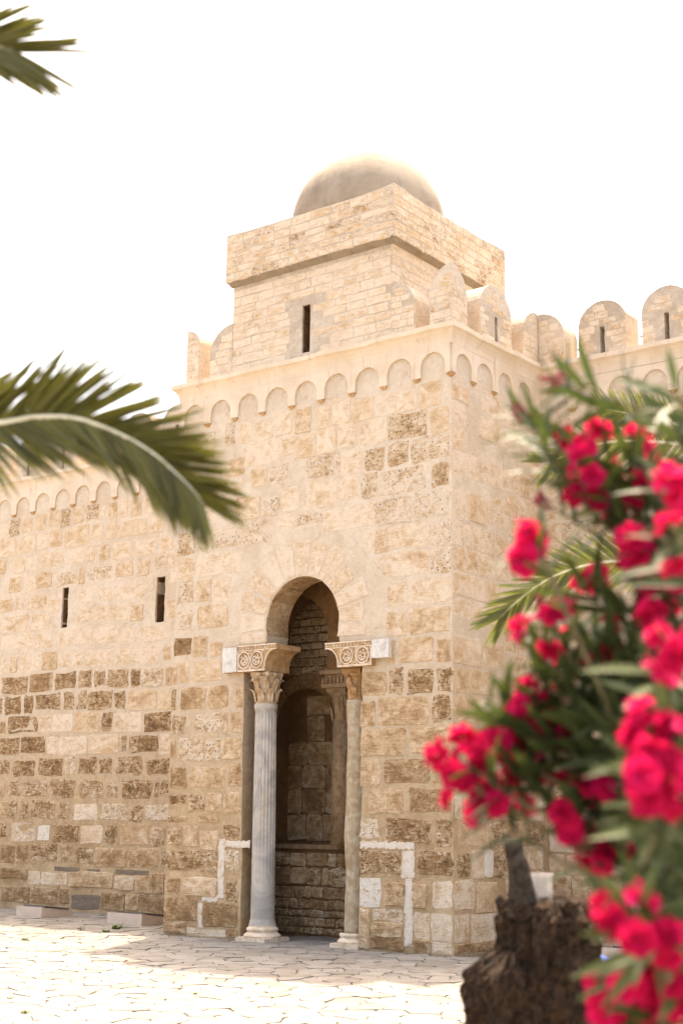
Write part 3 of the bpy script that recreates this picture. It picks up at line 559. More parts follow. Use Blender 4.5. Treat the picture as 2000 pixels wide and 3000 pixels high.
# ------------------------------------------------------------------ merlons
def merlon(u0, u1, z0, zt, M, parent, slitw=.075, half=None, th=.42, d0=-.02):
    wd = u1-u0; h = zt-z0; pts = []
    if half is None:
        r_ = wd/2; sp = zt-r_*.92
        pts = [(u0, z0), (u1, z0)]+[(u0+r_+r_*math.cos(math.pi*k/14)+rnd.uniform(-.006, .006), sp+r_*.92*math.sin(math.pi*k/14)+rnd.uniform(-.006, .006)) for k in range(15)]
    else:
        sp = zt-wd*.95; q = [(wd*math.cos(math.pi/2*k/9), sp+wd*.95*math.sin(math.pi/2*k/9)) for k in range(10)]
        pts = [(u0, z0), (u1, z0)]+[(u0+a, b) for a, b in q] if half == 'R' else [(u1, z0)]+[(u1-a, b) for a, b in reversed(q)]+[(u0, z0)]
    holes = []
    if slitw and half is None:
        cu = (u0+u1)/2; a, b, c, d = cu-slitw/2, cu+slitw/2, z0+.04, z0+.47; holes = [[(a, c), (b, c)]+wob((b, c), (b, d), 5, .006)+[(b, d), (a, d)]]
    V, F = prism(pts, holes, d0, d0-th, M); o = fixn(mk('merlon', V, F, M_UPPER, parent))
    # small coursed stones on its face
    mb = MB(); v = z0+.01
    while v < zt-.06:
        hh = rnd.uniform(.085, .125); u = u0-rnd.uniform(0, .15)
        while u < u1:
            ww = rnd.uniform(.16, .34); a, b = max(u, u0)+.008, min(u+ww, u1)-.008; u += ww
            if b-a < .06: continue
            ok = True
            for uu in (a, b):
                for vv in (v, v+hh):
                    if half is None: r_ = wd/2; s_ = zt-r_*.92; ok &= vv < s_ or ((uu-u0-r_)/r_)**2+((vv-s_)/(r_*.92))**2 < .93
                    else:
                        s_ = zt-wd*.95; x = (uu-u0) if half == 'R' else (u1-uu); ok &= vv < s_ or (x/wd)**2+((vv-s_)/(wd*.95))**2 < .93
            if holes and b > cu-.05 and a < cu+.05 and v < z0+.49: ok = False
            if not ok: continue
            V, F, s = stone_geo(a, b, v+.006, v+hh-.004, rnd.choice('qqlls'), lambda x, y, d: M(x, y, d+d0), .005); mb.add(V, F, s)
        v += hh
    if mb.v:
        q = mb.build('brickwork', M_STONE, o, kind='stuff')
    return o
ZM = 8.45
merlon(-5.07, -4.79, ZM, 9.38, MA, TW, half='R'); merlon(-4.56, -4.09, ZM, 9.32, MA, TW, half='L')
merlon(-1.04, -.63, ZM, 9.30, MA, TW, half='R')
def corner_merlon(x0, y1, zt):
    n = 10; h1 = lambda s: zt-.44+.44*math.sqrt(max(0, 1-s*s)); V = []
    for i in range(n+1):
        for k in range(n+1):
            s, t = 1-math.cos(math.pi/2*i/n), 1-math.cos(math.pi/2*k/n)
            s, t = i/n, k/n; V.append((x0*s, y1*t+.02, min(h1(s), h1(t))+rnd.uniform(-.004, .004)))
    m = n+1; F = [(i*m+k, i*m+k+1, (i+1)*m+k+1, (i+1)*m+k) for i in range(n) for k in range(n)]
    ring = [i*m for i in range(m)]+[n*m+k for k in range(1, m)]+[i*m+n for i in range(n-1, -1, -1)]+[k for k in range(n-1, 0, -1)]
    b0 = len(V); V += [(V[r_][0], V[r_][1], ZM) for r_ in ring]; l = len(ring)
    F += [(ring[k], ring[(k+1) % l], b0+(k+1) % l, b0+k) for k in range(l)]+[tuple(b0+k for k in range(l))]
    o = fixn(mk('corner_merlon', V, F, M_UPPER, TW)); mb = MB()
    for M, L in ((lambda u, v, d: (x0*u, .02-d, v), abs(x0)), (lambda u, v, d: (d, .02+y1*u, v), y1)):
        v = ZM+.01
        while v < zt-.1:
            hh = rnd.uniform(.09, .13); u = -rnd.uniform(0, .2)
            while u < 1:
                ww = rnd.uniform(.14, .3)/L; a, b_ = max(u, .015), min(u+ww, .985)-.02; u += ww
                if b_-a > .12 and v+hh < h1(b_)-.02:
                    V, F, s = stone_geo(a*L, b_*L, v+.006, v+hh-.004, rnd.choice('llsp'), lambda x, y, d: M(x/L, y, d), .004); mb.add(V, F, s)
            v += hh
    mb.build('brickwork', M_STONE, o, kind='stuff')
corner_merlon(-.37, .41, 9.37)
merlon(.81, 1.69, ZM, 9.39, MBf, TW); merlon(2.05, 2.46, ZM, 9.34, MBf, TW, half='L'); MB().box((-.44, 2.4605, ZM-.02), (-.0205, 2.89, 9.325)).box((-.0203, 2.471, ZM-.02), (-.0002, 2.889, 9.31)).build('merlon_core', M_UPPER, TW)
merlon(.0, .43, ZM-.01, 9.325, ML, RW, half='R')
for k in range(8): merlon(.68+1.03*k, .68+1.03*k+.78, ZM-.01, 9.32, ML, RW)
for k in range(9): merlon(-5.95-1.03*k, -5.95-1.03*k+.78, ZM-.11, 9.2, ML, LW)
rl = MB()
for z in (8.62, 8.9): rl.tube([(.1, YL+.75, z), (9.2, YL+.75, z)], .012, 6)
for x in (.6, 1.6, 2.6, 3.6, 4.6, 5.6): rl.tube([(x, YL+.75, 8.4), (x, YL+.75, 8.9)], .012, 6)
rl.build('handrail', M_METAL, RW)

# ------------------------------------------------------------------ domed turret
DT = empty('domed_turret', (-2.55, 1.5, 8.45), 'square stone turret with a smooth round dome, standing on top of the gate tower', 'turret')
TX0, TX1, TY0, TY1 = -4.10, -1.03, .03, 2.95
V, F = prism([(TX0, ZM-.02), (TX1, ZM-.02), (TX1, 9.98), (TX0, 9.98)], [[(-2.69, 8.55), (-2.54, 8.55)]+wob((-2.54, 8.55), (-2.54, 9.31), 5, .006)+[(-2.54, 9.31), (-2.69, 9.31)]+wob((-2.69, 9.31), (-2.69, 8.55), 4, .006)], -TY0, -TY0-.45, MA)
fixn(mk('turret_front', V, F, M_UPPER, DT)); liner((-2.69, -2.54, 8.55, 9.31), lambda u, v, d: (u, TY0-d, v), DT, .03, .44); MB().box((-2.8, TY0+.46, 8.5), (-2.4, TY0+.5, 9.4)).build('slit_shade_backing', M_DARK, DT)
MB().box((TX0, TY0+.45, ZM-.02), (TX0+.45, TY1, 9.98)).build('turret_side', M_UPPER, DT); MB().box((TX1-.45, TY0+.45, ZM-.02), (TX1, TY1, 9.98)).build('turret_side', M_UPPER, DT)
MB().box((TX0+.45, TY1-.4, ZM-.02), (TX1-.45, TY1, 9.98)).build('turret_back', M_UPPER, DT)
PX0, PX1, PY0, PY1, PZ0, PZ1 = -4.165, -.905, -.10, 3.02, 9.965, 10.775
# parapet: four slabs whose tops sag between the corners
def parapet():
    mb = MB()
    def side(M, u0, u1, sag):
        n = 14; V = []
        for k in range(n+1):
            t = k/n; s = sag*(1-(2*t-1)**4)*.5
            e = rnd.uniform(-.008, .008)
            for d, z in ((0, PZ0), (0, PZ1-s+e), (-.3, PZ1-s+e), (-.3, PZ0)): V.append(M(u0+(u1-u0)*t, z, d))
        F = [(k*4+i, k*4+(i+1) % 4, k*4+4+(i+1) % 4, k*4+4+i) for k in range(n) for i in range(4)]+[(0, 1, 2, 3), (n*4+3, n*4+2, n*4+1, n*4)]
        mb.add(V, F)
    side(lambda u, v, d: (u, PY0-d, v), PX0, PX1, .07); side(lambda u, v, d: (u, PY1+d, v), PX0, PX1, .05)
    side(lambda u, v, d: (PX1+d, u, v), PY0+.3, PY1-.3, .07); side(lambda u, v, d: (PX0-d, u, v), PY0+.3, PY1-.3, .05)
    mb.box((PX0+.01, PY0+.01, PZ0-.005), (PX1-.01, PY1-.01, PZ0+.55)); return fixn(mb.build('parapet', M_UPPER, DT))
parapet()
for M, u0, u1 in ((lambda u, v, d: (u, TY0-d, v), TX0-.04, TX1+.1), (lambda u, v, d: (TX1+d, u, v), TY0-.1, TY1)):  # added dark chamfer strip: shade under the overhang put into its colour
    cuts = [u0]
    while cuts[-1] < u1-.3: cuts.append(min(u1, cuts[-1]+rnd.uniform(.22, .6)))
    cuts[-1] = u1
    for a, b_ in zip(cuts, cuts[1:]):
        a += .002; b_ -= .002
        V = [M(a, 9.91, .002), M(b_, 9.91, .002), M(b_, 9.962, .125), M(a, 9.962, .125), M(a, 9.962, -.01), M(b_, 9.962, -.01), M(a, 9.91, -.01), M(b_, 9.91, -.01)]
        fixn(mk('parapet_shade_strip', V, [(0, 1, 2, 3), (3, 2, 5, 4), (0, 6, 7, 1), (6, 4, 5, 7), (0, 3, 4, 6), (1, 7, 5, 2)], M_DOME, DT))
TT = lambda u, v: rnd.choice('qqls')
r1 = fill(PX0, PX1, PZ0, PZ1-.04, [], (.105, .15), (.2, .42), lambda u, v: rnd.choice('llssspe'), gap=.016); lay(r1, lambda u, v, d: (u, PY0-d, v), DT, 110, 'brick', proud=.006)
r2 = fill(PY0, PY1, PZ0, PZ1-.04, [], (.105, .15), (.2, .42), lambda u, v: rnd.choice('lpplsse'), gap=.018); lay(r2, lambda u, v, d: (PX1+d, u, v), DT, 80, 'brick', proud=.007)
r3 = fill(TX0, TX1, ZM, 9.96, [(-2.75, -2.48, 8.5, 9.36)], (.12, .17), (.22, .5), lambda u, v: rnd.choice('qqql'), gap=.014); lay(r3, lambda u, v, d: (u, TY0-d, v), DT, 110, 'brick', proud=.004)
lay(fill(TY0, TY1, ZM, 9.96, [], (.12, .17), (.22, .5), TT, gap=.014), lambda u, v, d: (TX1+d, u, v), DT, 0, 'brick', proud=.004)
dm = MB(); n = 72
prof = [(1.24, 10.45)]+[(1.24*math.cos(R(a)), 11.0+1.24*math.sin(R(a))) for a in range(0, 88, 4)]+[(.03, 12.24)]
dm.lathe(prof, -2.52, 1.46, n, rf=lambda q, z: 1+.006*noise.noise(Vector((math.cos(q)*2, math.sin(q)*2, z*2)))); dm.build('dome', M_DOME, DT, smooth=True)

# dust and grit gathered along the foot of the walls
gm = MB(); rg = random.Random(77)
for k in range(1500):
    q = rg.random()
    if q < .35: x, y = rg.uniform(-5.2, .1), -abs(rg.gauss(0, .10))-.03
    elif q < .65: x, y = rg.uniform(-13, -5.1), YL-.03-abs(rg.gauss(0, .12))
    elif q < .8: x, y = .03+abs(rg.gauss(0, .1)), rg.uniform(0, YL)
    else: x, y = rg.uniform(-8, 4), rg.uniform(-5, 0)
    if -3.6 < x < -1.4 and y > -.35: continue
    s = rg.uniform(.004, .016); z = .008
    V = [(x+s*rg.uniform(.6, 1)*math.cos(a), y+s*rg.uniform(.6, 1)*math.sin(a), z-.004) for a in (0, 1.3, 2.5, 3.7, 5)]+[(x, y, z+s*.7)]
    gm.add(V, [(i, (i+1) % 5, 5) for i in range(5)])
tag(gm.build('grit', M_JOINT), 'fine brown grit and dust along the foot of the walls', 'grit', kind='stuff')
# ------------------------------------------------------------------ doorway: columns, imposts, porch
def acanthus(mb, cx, cy, q, r0, z0, h, wd, curl=1.0):
    pr = [(.006, 0, .75), (.016, .35, 1.0), (.03, .65, .95), (.058*curl, .88, .8), (.085*curl, .96, .55), (.092*curl, .84, .25)]
    ct, st = math.cos(q), math.sin(q); V = []
    for d, t, wf in pr:
        for s in (-1, -.5, 0, .5, 1):
            rr = r0+d+(.014 if s == 0 else (.0 if abs(s) < .8 else .010)); lat = s*wd/2*wf
            V.append((cx+rr*ct-lat*st, cy+rr*st+lat*ct, z0+h*t))
    n = 5; F = [(i*n+k, i*n+k+1, (i+1)*n+k+1, (i+1)*n+k) for i in range(len(pr)-1) for k in range(n-1)]
    mb.add(V, F)
def capital(name, cx, cy, z0, z1, rb, rtp, ab, mat, parent, rows=2, worn=0, seed=3):
    rs = random.Random(seed); mb = MB(); h = z1-z0
    rf = (lambda q, z: 1+worn*noise.noise(Vector((math.cos(q)*3, math.sin(q)*3, z*9))))
    mb.lathe([(rb*1.06, z0), (rb*1.1, z0+.02), (rb, z0+.035), (rb*1.02, z0+h*.5), (rb*1.12, z0+h*.72), (rtp, z1-.085), (rtp*1.04, z1-.07)], cx, cy, 32, rf)
    for row in range(rows):
        for k in range(8):
            q = 2*math.pi*(k+.5*row+.25)/8
            if worn and rs.random() < .35: continue
            acanthus(mb, cx, cy, q, rb*(1.0+.05*row), z0+.03+row*h*.26, h*(.42+.04*row), rb*.78, 1 if not worn else .6)
    if not worn:
        for k in range(4):               # corner volutes and stems
            q = math.pi/4+k*math.pi/2
            for sg in (-1, 1):
                pts = []
                for i in range(22):
                    a = i/21*2.6*math.pi; rr = .036*(1-i/26); d = ab*1.28-.03+rr*math.cos(a+2.6); zz = z1-.105+rr*math.sin(a+2.6)
                    pts.append((cx+d*math.cos(q)-sg*.016*math.sin(q), cy+d*math.sin(q)+sg*.016*math.cos(q), zz))
                mb.tube(pts, .0095, 6)
                q2 = q-sg*.42; mb.tube([(cx+rb*1.05*math.cos(q2), cy+rb*1.05*math.sin(q2), z0+h*.5), (cx+rb*1.2*math.cos(q2), cy+rb*1.2*math.sin(q2), z0+h*.68), (cx+(ab*1.2)*math.cos(q-sg*.06), cy+(ab*1.2)*math.sin(q-sg*.06), z1-.08)], [.017, .017, .012], 6)
            q = k*math.pi/2; mb.tube([(cx+(ab*.98)*math.cos(q)-.03*math.sin(q), cy+(ab*.98)*math.sin(q)+.03*math.cos(q), z1-.04), (cx+(ab*.98)*math.cos(q)+.03*math.sin(q), cy+(ab*.98)*math.sin(q)-.03*math.cos(q), z1-.04)], .03, 8)
    # abacus with hollow sides
    pts = []
    for k in range(4):
        for i in range(8):
            t = i/8; a = math.pi/4+k*math.pi/2; p = Vector((math.cos(a), math.sin(a)))*ab*1.36; q = Vector((math.cos(a+math.pi/2), math.sin(a+math.pi/2)))*ab*1.36
            v = p.lerp(q, t); v *= 1-.16*math.sin(math.pi*t); pts.append((cx+v.x+rs.uniform(-1, 1)*worn*.06, cy+v.y+rs.uniform(-1, 1)*worn*.06))
    n = len(pts); V = [(p[0]*.94+cx*.06, p[1]*.94+cy*.06, z1-.072) for p in pts]+[(p[0], p[1], z1-.04) for p in pts]+[(p[0], p[1], z1) for p in pts]
    F = [(i, (i+1) % n, n+(i+1) % n, n+i) for i in range(n)]+[(n+i, n+(i+1) % n, 2*n+(i+1) % n, 2*n+i) for i in range(n)]+[tuple(range(2*n, 3*n)), tuple(range(n-1, -1, -1))]
    mb.add(V, F); return mb.build(name, mat, parent, smooth=False)
def col_base(cx, cy, half, r_, z1, mat, parent):
    mb = MB(); mb.box((cx-half, cy-half, -.01), (cx+half, cy+half, .055))
    P = [(half*.96, .055), (half*.99, .075), (half*.93, .10), (r_*1.28, .112), (r_*1.2, .13), (r_*1.26, .142), (r_*1.3, .16), (r_*1.27, .18), (r_*1.14, .19), (r_*1.1, z1-.02), (r_*1.12, z1)]
    mb.lathe(P, cx, cy, 40, rf=lambda q, z: 1+.012*noise.noise(Vector((math.cos(q)*4, math.sin(q)*4, z*10)))); return mb.build('column_base', mat, parent)
# left, fluted marble
C1 = (-3.268, .10)
def flute(q, z):
    f = abs(math.sin(q*10)); d = .075*(1-f)**.6 if False else .07*(f**.7)
    if z < 1.28: d *= .45 if z > .95 else .18
    if z > 3.2 or z < .32: d = 0
    return 1-d+.015*noise.noise(Vector((math.cos(q)*2, math.sin(q)*2, z*1.5)))
mb = MB(); zs = [.21, .23, .27, .30, .33]+[.36+.06*i for i in range(47)]+[3.19, 3.21, 3.25, 3.29, 3.315]
prof = [(.172*(1-.10*(z/3.3))*(1.12 if z < .24 else 1.06 if z < .3 else 1)*(1.10 if z > 3.24 else 1), z) for z in zs]
mb.lathe(prof, *C1, 120, flute, lean=(-.008, 0)); c1 = mb.build('column', M_MARB, TW, base=True); tag(c1, 'fluted grey marble column at the left of the doorway')
capital('capital', C1[0]-.026, C1[1], 3.31, 3.775, .145, .19, .175, M_CAP, c1); col_base(C1[0], C1[1], .27, .175, .225, M_RELIEF, c1)
# right, plain worn shaft
C2 = (-1.69, .19)
def worn(q, z):
    return 1+.10*noise.noise(Vector((math.cos(q)*1.2, math.sin(q)*1.2, z*1.7)))+.04*noise.noise(Vector((math.cos(q)*4, math.sin(q)*4, z*6)))+(.10 if 1.0 < z < 2.0 else 0)*max(0, math.sin((z-1.0)*math.pi))
mb = MB(); prof = [(.15*(1.05 if z > 3.18 else 1), z) for z in [.16+.07*i for i in range(44)]+[3.2, 3.24, 3.28, 3.31]]
mb.lathe(prof, *C2, 64, worn); c2 = mb.build('column', M_SHAFT2, TW, smooth=True, base=True); tag(c2, 'plain worn stone column at the right of the doorway')
capital('capital', C2[0], C2[1], 3.305, 3.745, .14, .19, .175, M_CAP2, c2, rows=2, worn=.12, seed=8); col_base(C2[0]-.03, C2[1], .235, .155, .17, M_RELIEF, c2)
def spiral(mb, M, u, v, r_, turns, sg, ph, rad=.010, d=.012):
    pts = []; n = int(18*turns)
    for i in range(n+1):
        t = i/n; a = ph+sg*t*turns*2*math.pi; rr = r_*(1-.86*t); pts.append(M(u+rr*math.cos(a), v+rr*math.sin(a), d))
    mb.tube(pts, [rad*(1-.3*i/n) for i in range(n+1)], 6)
def impost(name, xl, xr, flare, z0, z1, y0, y1, label, marble):
    """block with a hollow-moulded end towards the opening (flare > 0: right end)"""
    h = z1-z0; s = 1 if flare > 0 else -1; e = xr if s > 0 else xl; f = xl if s > 0 else xr
    P = [(f, z0), (f, z1), (e, z1), (e, z1-.075)]+[(e-s*(.02+abs(flare)*math.sin(math.pi/2*k/8)), z1-.075-(h-.12)*(1-math.cos(math.pi/2*k/8))) for k in range(9)]+[(e-s*(abs(flare)+.02), z0)]
    V, F = prism(P, [], -y0, -y1, MA); o = fixn(mk('impost_block', V, F, M_PANEL, TW)); tag(o, label)
    M = lambda u, v, d: (u, y0-d, v); rel = MB()
    inner = e-s*(abs(flare)+.05); a, b_ = min(f, inner), max(f, inner)
    if marble: a, b_ = (a+marble, b_) if s > 0 else (a, b_-marble)
    # frame bands
    lo, hi = (a, e) if s > 0 else (e, b_)
    rel.box(M(lo, z1-.012, 0)[:1]+(y0-.014, z1-.012), (hi, y0+.002, z1+.006)); rel.box((lo, y0-.010, z1-.078), (hi, y0+.002, z1-.066)); rel.box((min(a, b_), y0-.012, z0), (max(a, b_), y0+.002, z0+.03))
    k = int((hi-lo)/.06)
    for i in range(k): spiral(rel, M, lo+.03+i*(hi-lo)/k, z1-.04, .020, 1.0, 1 if i % 2 else -1, 1.5, .0055, .008)
    cz = (z0+z1-.06)/2+.005; n = 2
    for i in range(n):
        cu = a+(b_-a)*(i+.5)/n; rr = min((b_-a)/n*.46, (h-.12)*.46)
        rel.tube([M(cu+rr*1.0*math.cos(q), cz+rr*1.08*math.sin(q), .014) for q in [2*math.pi*j/24 for j in range(25)]], .012, 6)
        spiral(rel, M, cu, cz-.01, rr*.72, 1.5, 1 if i else -1, 1.2+i, .011, .012)
        for j in range(6):
            q = 2*math.pi*j/6+i; p1 = M(cu+rr*.35*math.cos(q), cz+rr*.35*math.sin(q), .008); p2 = M(cu+rr*.82*math.cos(q+.5), cz+rr*.82*math.sin(q+.5), .012); rel.tube([p1, ((p1[0]+p2[0])/2+.008, p1[1]-.004, (p1[2]+p2[2])/2+.01), p2], [.012, .012, .004], 5)
        for sx, sz in ((-1, -1), (1, -1), (-1, 1), (1, 1)): spiral(rel, M, cu+sx*rr*.95, cz+sz*rr*.92, .03, 1.1, sx*sz, .5, .007, .010)
    # dressed edge following the hollow
    rel.tube([M(p[0]-s*.014, p[1], .006) for p in P[3:]], .011, 6); rel.tube([M(a if s > 0 else b_, z0, .006), M(a if s > 0 else b_, z1-.07, .006)], .010, 6)
    rel.build('carving', M_RELIEF, o)
    if marble:
        x0, x1 = (f-.004, f+marble-.02) if s > 0 else (f-marble+.02, f+.004)
        mm = MB().box((x0, y0-.022, z0+.004), (x1, y0+.05, z1-.01)); mm.build('marble_face', M_WHITE, o)
    return o
impost('impost_block', -3.97, -2.95, .19, 3.785, 4.165, -.10, .45, 'carved impost block with vine scrolls above the left column', .29)
impost('impost_block', -2.06, -1.26, -.20, 3.755, 4.10, -.10, .45, 'carved impost block with vine scrolls above the right column', 0)
MB().box((-1.255, -.10, 3.85), (-.97, .05, 4.105)).build('marble_block', M_WHITE, TW)
# porch behind the doorway, its shade put partly into darker colours
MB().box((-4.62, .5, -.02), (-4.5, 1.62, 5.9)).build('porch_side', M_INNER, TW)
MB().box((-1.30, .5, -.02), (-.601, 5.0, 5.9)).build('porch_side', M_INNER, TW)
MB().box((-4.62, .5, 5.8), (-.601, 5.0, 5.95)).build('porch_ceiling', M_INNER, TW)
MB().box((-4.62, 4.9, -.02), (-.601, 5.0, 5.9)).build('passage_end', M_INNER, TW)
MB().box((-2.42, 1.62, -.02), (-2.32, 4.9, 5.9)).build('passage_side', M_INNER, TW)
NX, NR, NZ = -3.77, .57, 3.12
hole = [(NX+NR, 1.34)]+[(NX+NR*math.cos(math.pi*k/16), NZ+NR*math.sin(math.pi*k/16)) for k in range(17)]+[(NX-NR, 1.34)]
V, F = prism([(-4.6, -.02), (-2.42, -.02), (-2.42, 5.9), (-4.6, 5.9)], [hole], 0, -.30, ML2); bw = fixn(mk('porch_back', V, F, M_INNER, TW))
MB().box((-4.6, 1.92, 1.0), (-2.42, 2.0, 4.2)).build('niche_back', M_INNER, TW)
nb = lambda u, v, d: (u, 1.92-d, v)
for r_ in fill(-4.36, -3.18, 1.36, 3.6, [], (.36, .44), (.3, .6), lambda u, v: rnd.choice('bmm'), lambda a, b, c, d: d > NZ and max(abs(a-NX), abs(b-NX)) > .5, gap=.02):
    V, F, s = stone_geo(*r_, nb, .012); mk('niche_stone', V, F, M_STONE, TW, sc=s)
mb = MB()
for r_ in fill(-4.5, -2.85, 3.9, 5.7, [], (.11, .14), (.2, .34), lambda u, v: rnd.choice('meb'), gap=.02):
    V, F, s = stone_geo(*r_, ML2, .007); mb.add(V, F, s)
mb.build('porch_brickwork', M_STONE, TW, kind='stuff')
for k in range(7):
    a0, a1 = math.pi*k/7+.02, math.pi*(k+1)/7-.02; P = [(NX+q*math.cos(a), NZ+q*math.sin(a)) for q, a in ((NR+.01, a0), (NR+.01, (a0+a1)/2), (NR+.01, a1), (NR+.24, a1), (NR+.25, (a0+a1)/2), (NR+.24, a0))]
    V, F = prism(P, [], .014, -.01, ML2); o = fixn(mk('niche_voussoir', V, F, M_STONE, TW, sc=(.62, .4, 0, 0)))
# stone bench across the porch
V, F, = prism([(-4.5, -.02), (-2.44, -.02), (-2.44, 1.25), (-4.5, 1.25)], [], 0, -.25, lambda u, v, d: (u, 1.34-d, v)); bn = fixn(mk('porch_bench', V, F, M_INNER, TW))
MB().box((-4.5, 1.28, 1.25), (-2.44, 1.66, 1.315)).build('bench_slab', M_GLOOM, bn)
for r_ in fill(-4.4, -2.5, .02, 1.2, [], (.1, .28), (.12, .4), lambda u, v: rnd.choice('bmeb'), gap=.03):
    V, F, s = stone_geo(*r_, lambda u, v, d: (u, 1.34-d, v), rnd.uniform(.008, .035)); mk('rubble_stone', V, F, M_STONE, bn, sc=s)
# inner arch on its own little column
IX, IR, IZ = -3.40, .56, 4.42
arcp = [(IX+IR*math.cos(math.pi*k/18), IZ+IR*1.05*math.sin(math.pi*k/18)) for k in range(19)]
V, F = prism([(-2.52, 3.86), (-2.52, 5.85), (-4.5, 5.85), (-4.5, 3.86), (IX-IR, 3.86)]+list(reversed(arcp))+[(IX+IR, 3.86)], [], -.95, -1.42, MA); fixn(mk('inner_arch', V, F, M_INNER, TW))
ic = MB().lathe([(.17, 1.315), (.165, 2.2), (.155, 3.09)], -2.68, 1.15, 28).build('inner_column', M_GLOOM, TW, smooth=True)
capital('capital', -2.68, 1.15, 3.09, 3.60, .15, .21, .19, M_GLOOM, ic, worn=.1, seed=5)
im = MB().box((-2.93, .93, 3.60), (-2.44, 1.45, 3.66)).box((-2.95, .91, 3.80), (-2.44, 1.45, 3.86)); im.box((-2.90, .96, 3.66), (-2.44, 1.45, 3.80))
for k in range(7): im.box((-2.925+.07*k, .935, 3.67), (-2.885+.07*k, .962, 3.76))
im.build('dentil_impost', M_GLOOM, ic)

# ------------------------------------------------------------------ light boxes at the foot of the walls
def light_box(x0, x1, y0, y1, label):
    o = empty('light_box', ((x0+x1)/2, (y0+y1)/2, 0), label, 'light box', 'low painted light boxes at the foot of the walls')
    V = [(x0, y0, 0), (x1, y0, 0), (x1, y1, 0), (x0, y1, 0), (x0, y0, .185), (x1, y0, .185), (x1, y1, .105), (x0, y1, .105)]
    mk('body', V, [(0, 3, 2, 1), (4, 5, 6, 7), (0, 1, 5, 4), (1, 2, 6, 5), (2, 3, 7, 6), (3, 0, 4, 7)], M_PINKBOX, o)
    a, b_, c, d = x0+.2*(x1-x0), x1+.01, y0+.06, y1-.1; z = lambda y: .185-.08*(y-y0)/(y1-y0)
    V = [(a, c, z(c)+.003), (b_, c, z(c)+.003), (b_, d, z(d)+.003), (a, d, z(d)+.003), (a, c, z(c)+.028), (b_, c, z(c)+.028), (b_, d, z(d)+.028), (a, d, z(d)+.028)]
    mk('lid', V, [(0, 3, 2, 1), (4, 5, 6, 7), (0, 1, 5, 4), (1, 2, 6, 5), (2, 3, 7, 6), (3, 0, 4, 7)], M_LID, o)
light_box(-9.5, -8.85, .92, 1.62, 'low pinkish light box with dark lid below the left slit of the wall')
light_box(-7.2, -6.42, .86, 1.56, 'low pinkish light box with dark lid close to the tower corner')
light_box(1.75, 2.35, .62, 1.25, 'low pinkish light box at the wall foot, seen beyond the dead trunk')
# weeds in the joints
wm = []
for sd in range(3):
    rs = random.Random(sd); mb = MB()
    for k in range(26):
        a = rs.uniform(0, 6.28); l = rs.uniform(.05, .12); d = Vector((math.cos(a), math.sin(a), rs.uniform(.25, 1.1))).normalized(); sd_ = Vector((-math.sin(a), math.cos(a), 0))*.010; b_ = Vector((rs.uniform(-.05, .05), rs.uniform(-.02, .02), 0))
        mb.add([b_-sd_*.6, b_+sd_*.6, b_+d*l*.6+sd_, b_+d*l*.6-sd_, b_+d*l-Vector((0, 0, l*.15))], [(0, 1, 2, 3), (3, 2, 4)])
    wm.append(mb)
def weed(k, px, py, label, s=1.0):
    d = (Vector(at(px, py, 1))-CAM); t = -CAM.z/d.z; p = CAM+d*t; m = wm[k % 3]
    o = mk('weed_tuft', [v*s+p for v in m.v], m.f, M_GRASS, None, org=p); tag(o, label, 'weed', 'weeds growing in the paving joints')
weed(0, 338, 2724, 'largest green weed tuft in the paving, in front of the light box by the tower', 1.5)
weed(1, 311, 2734, 'low weed tuft just left of the largest one in front of the tower light box', 1.0)
weed(2, 232, 2725, 'small dark weed tuft in the paving between the two left light boxes', .8)
weed(0, 70, 2757, 'small weed tuft in the shaded paving near the left picture edge', .8)
weed(1, 30, 2930, 'yellowish weed tuft in the sunlit paving at the far left', .55)
weed(2, 70, 2972, 'weed tuft in the sunlit paving at the bottom left', .65)
weed(0, 570, 2915, 'tiny weed tuft in the sunlit paving straight before the doorway', .4)
# ------------------------------------------------------------------ palms
def catmull(P, n):
    out = []; P = [P[0]*2-P[1]]+P+[P[-1]*2-P[-2]]
    for i in range(1, len(P)-2):
        for k in range(n):
            t = k/n; a, b, c, d = P[i-1:i+3]
            out.append(.5*((2*b)+(c-a)*t+(2*a-5*b+4*c-d)*t*t+(3*b-a-3*c+d)*t**3))
    out.append(P[-2]); return out
def leaflet_mesh(name, wd, sag, mat):
    V = []; n = 7
    for i in range(n+1):
        t = i/n; w_ = wd*(.45+.55*math.sin(min(1, t*3)*math.pi/2))*(1-t**2.2)**.8+.0004; z = -sag*t*t
        V += [(t, -w_, z+.0*w_), (t, 0, z-w_*.75), (t, w_, z)]
    F = []
    for i in range(n): F += [(i*3, i*3+1, i*3+4, i*3+3), (i*3+1, i*3+2, i*3+5, i*3+4)]
    me = bpy.data.meshes.new(name); me.from_pydata(V, [], F); me.materials.append(mat); me.shade_smooth()
    return me, V, F
def frame(X, Zh):
    X = X.normalized(); Y = Zh.cross(X)
    if Y.length < 1e-4: Y = Vector((0, 1, 0)).cross(X)
    Y.normalize(); Z = X.cross(Y); return Matrix((X, Y, Z)).transposed().to_4x4()
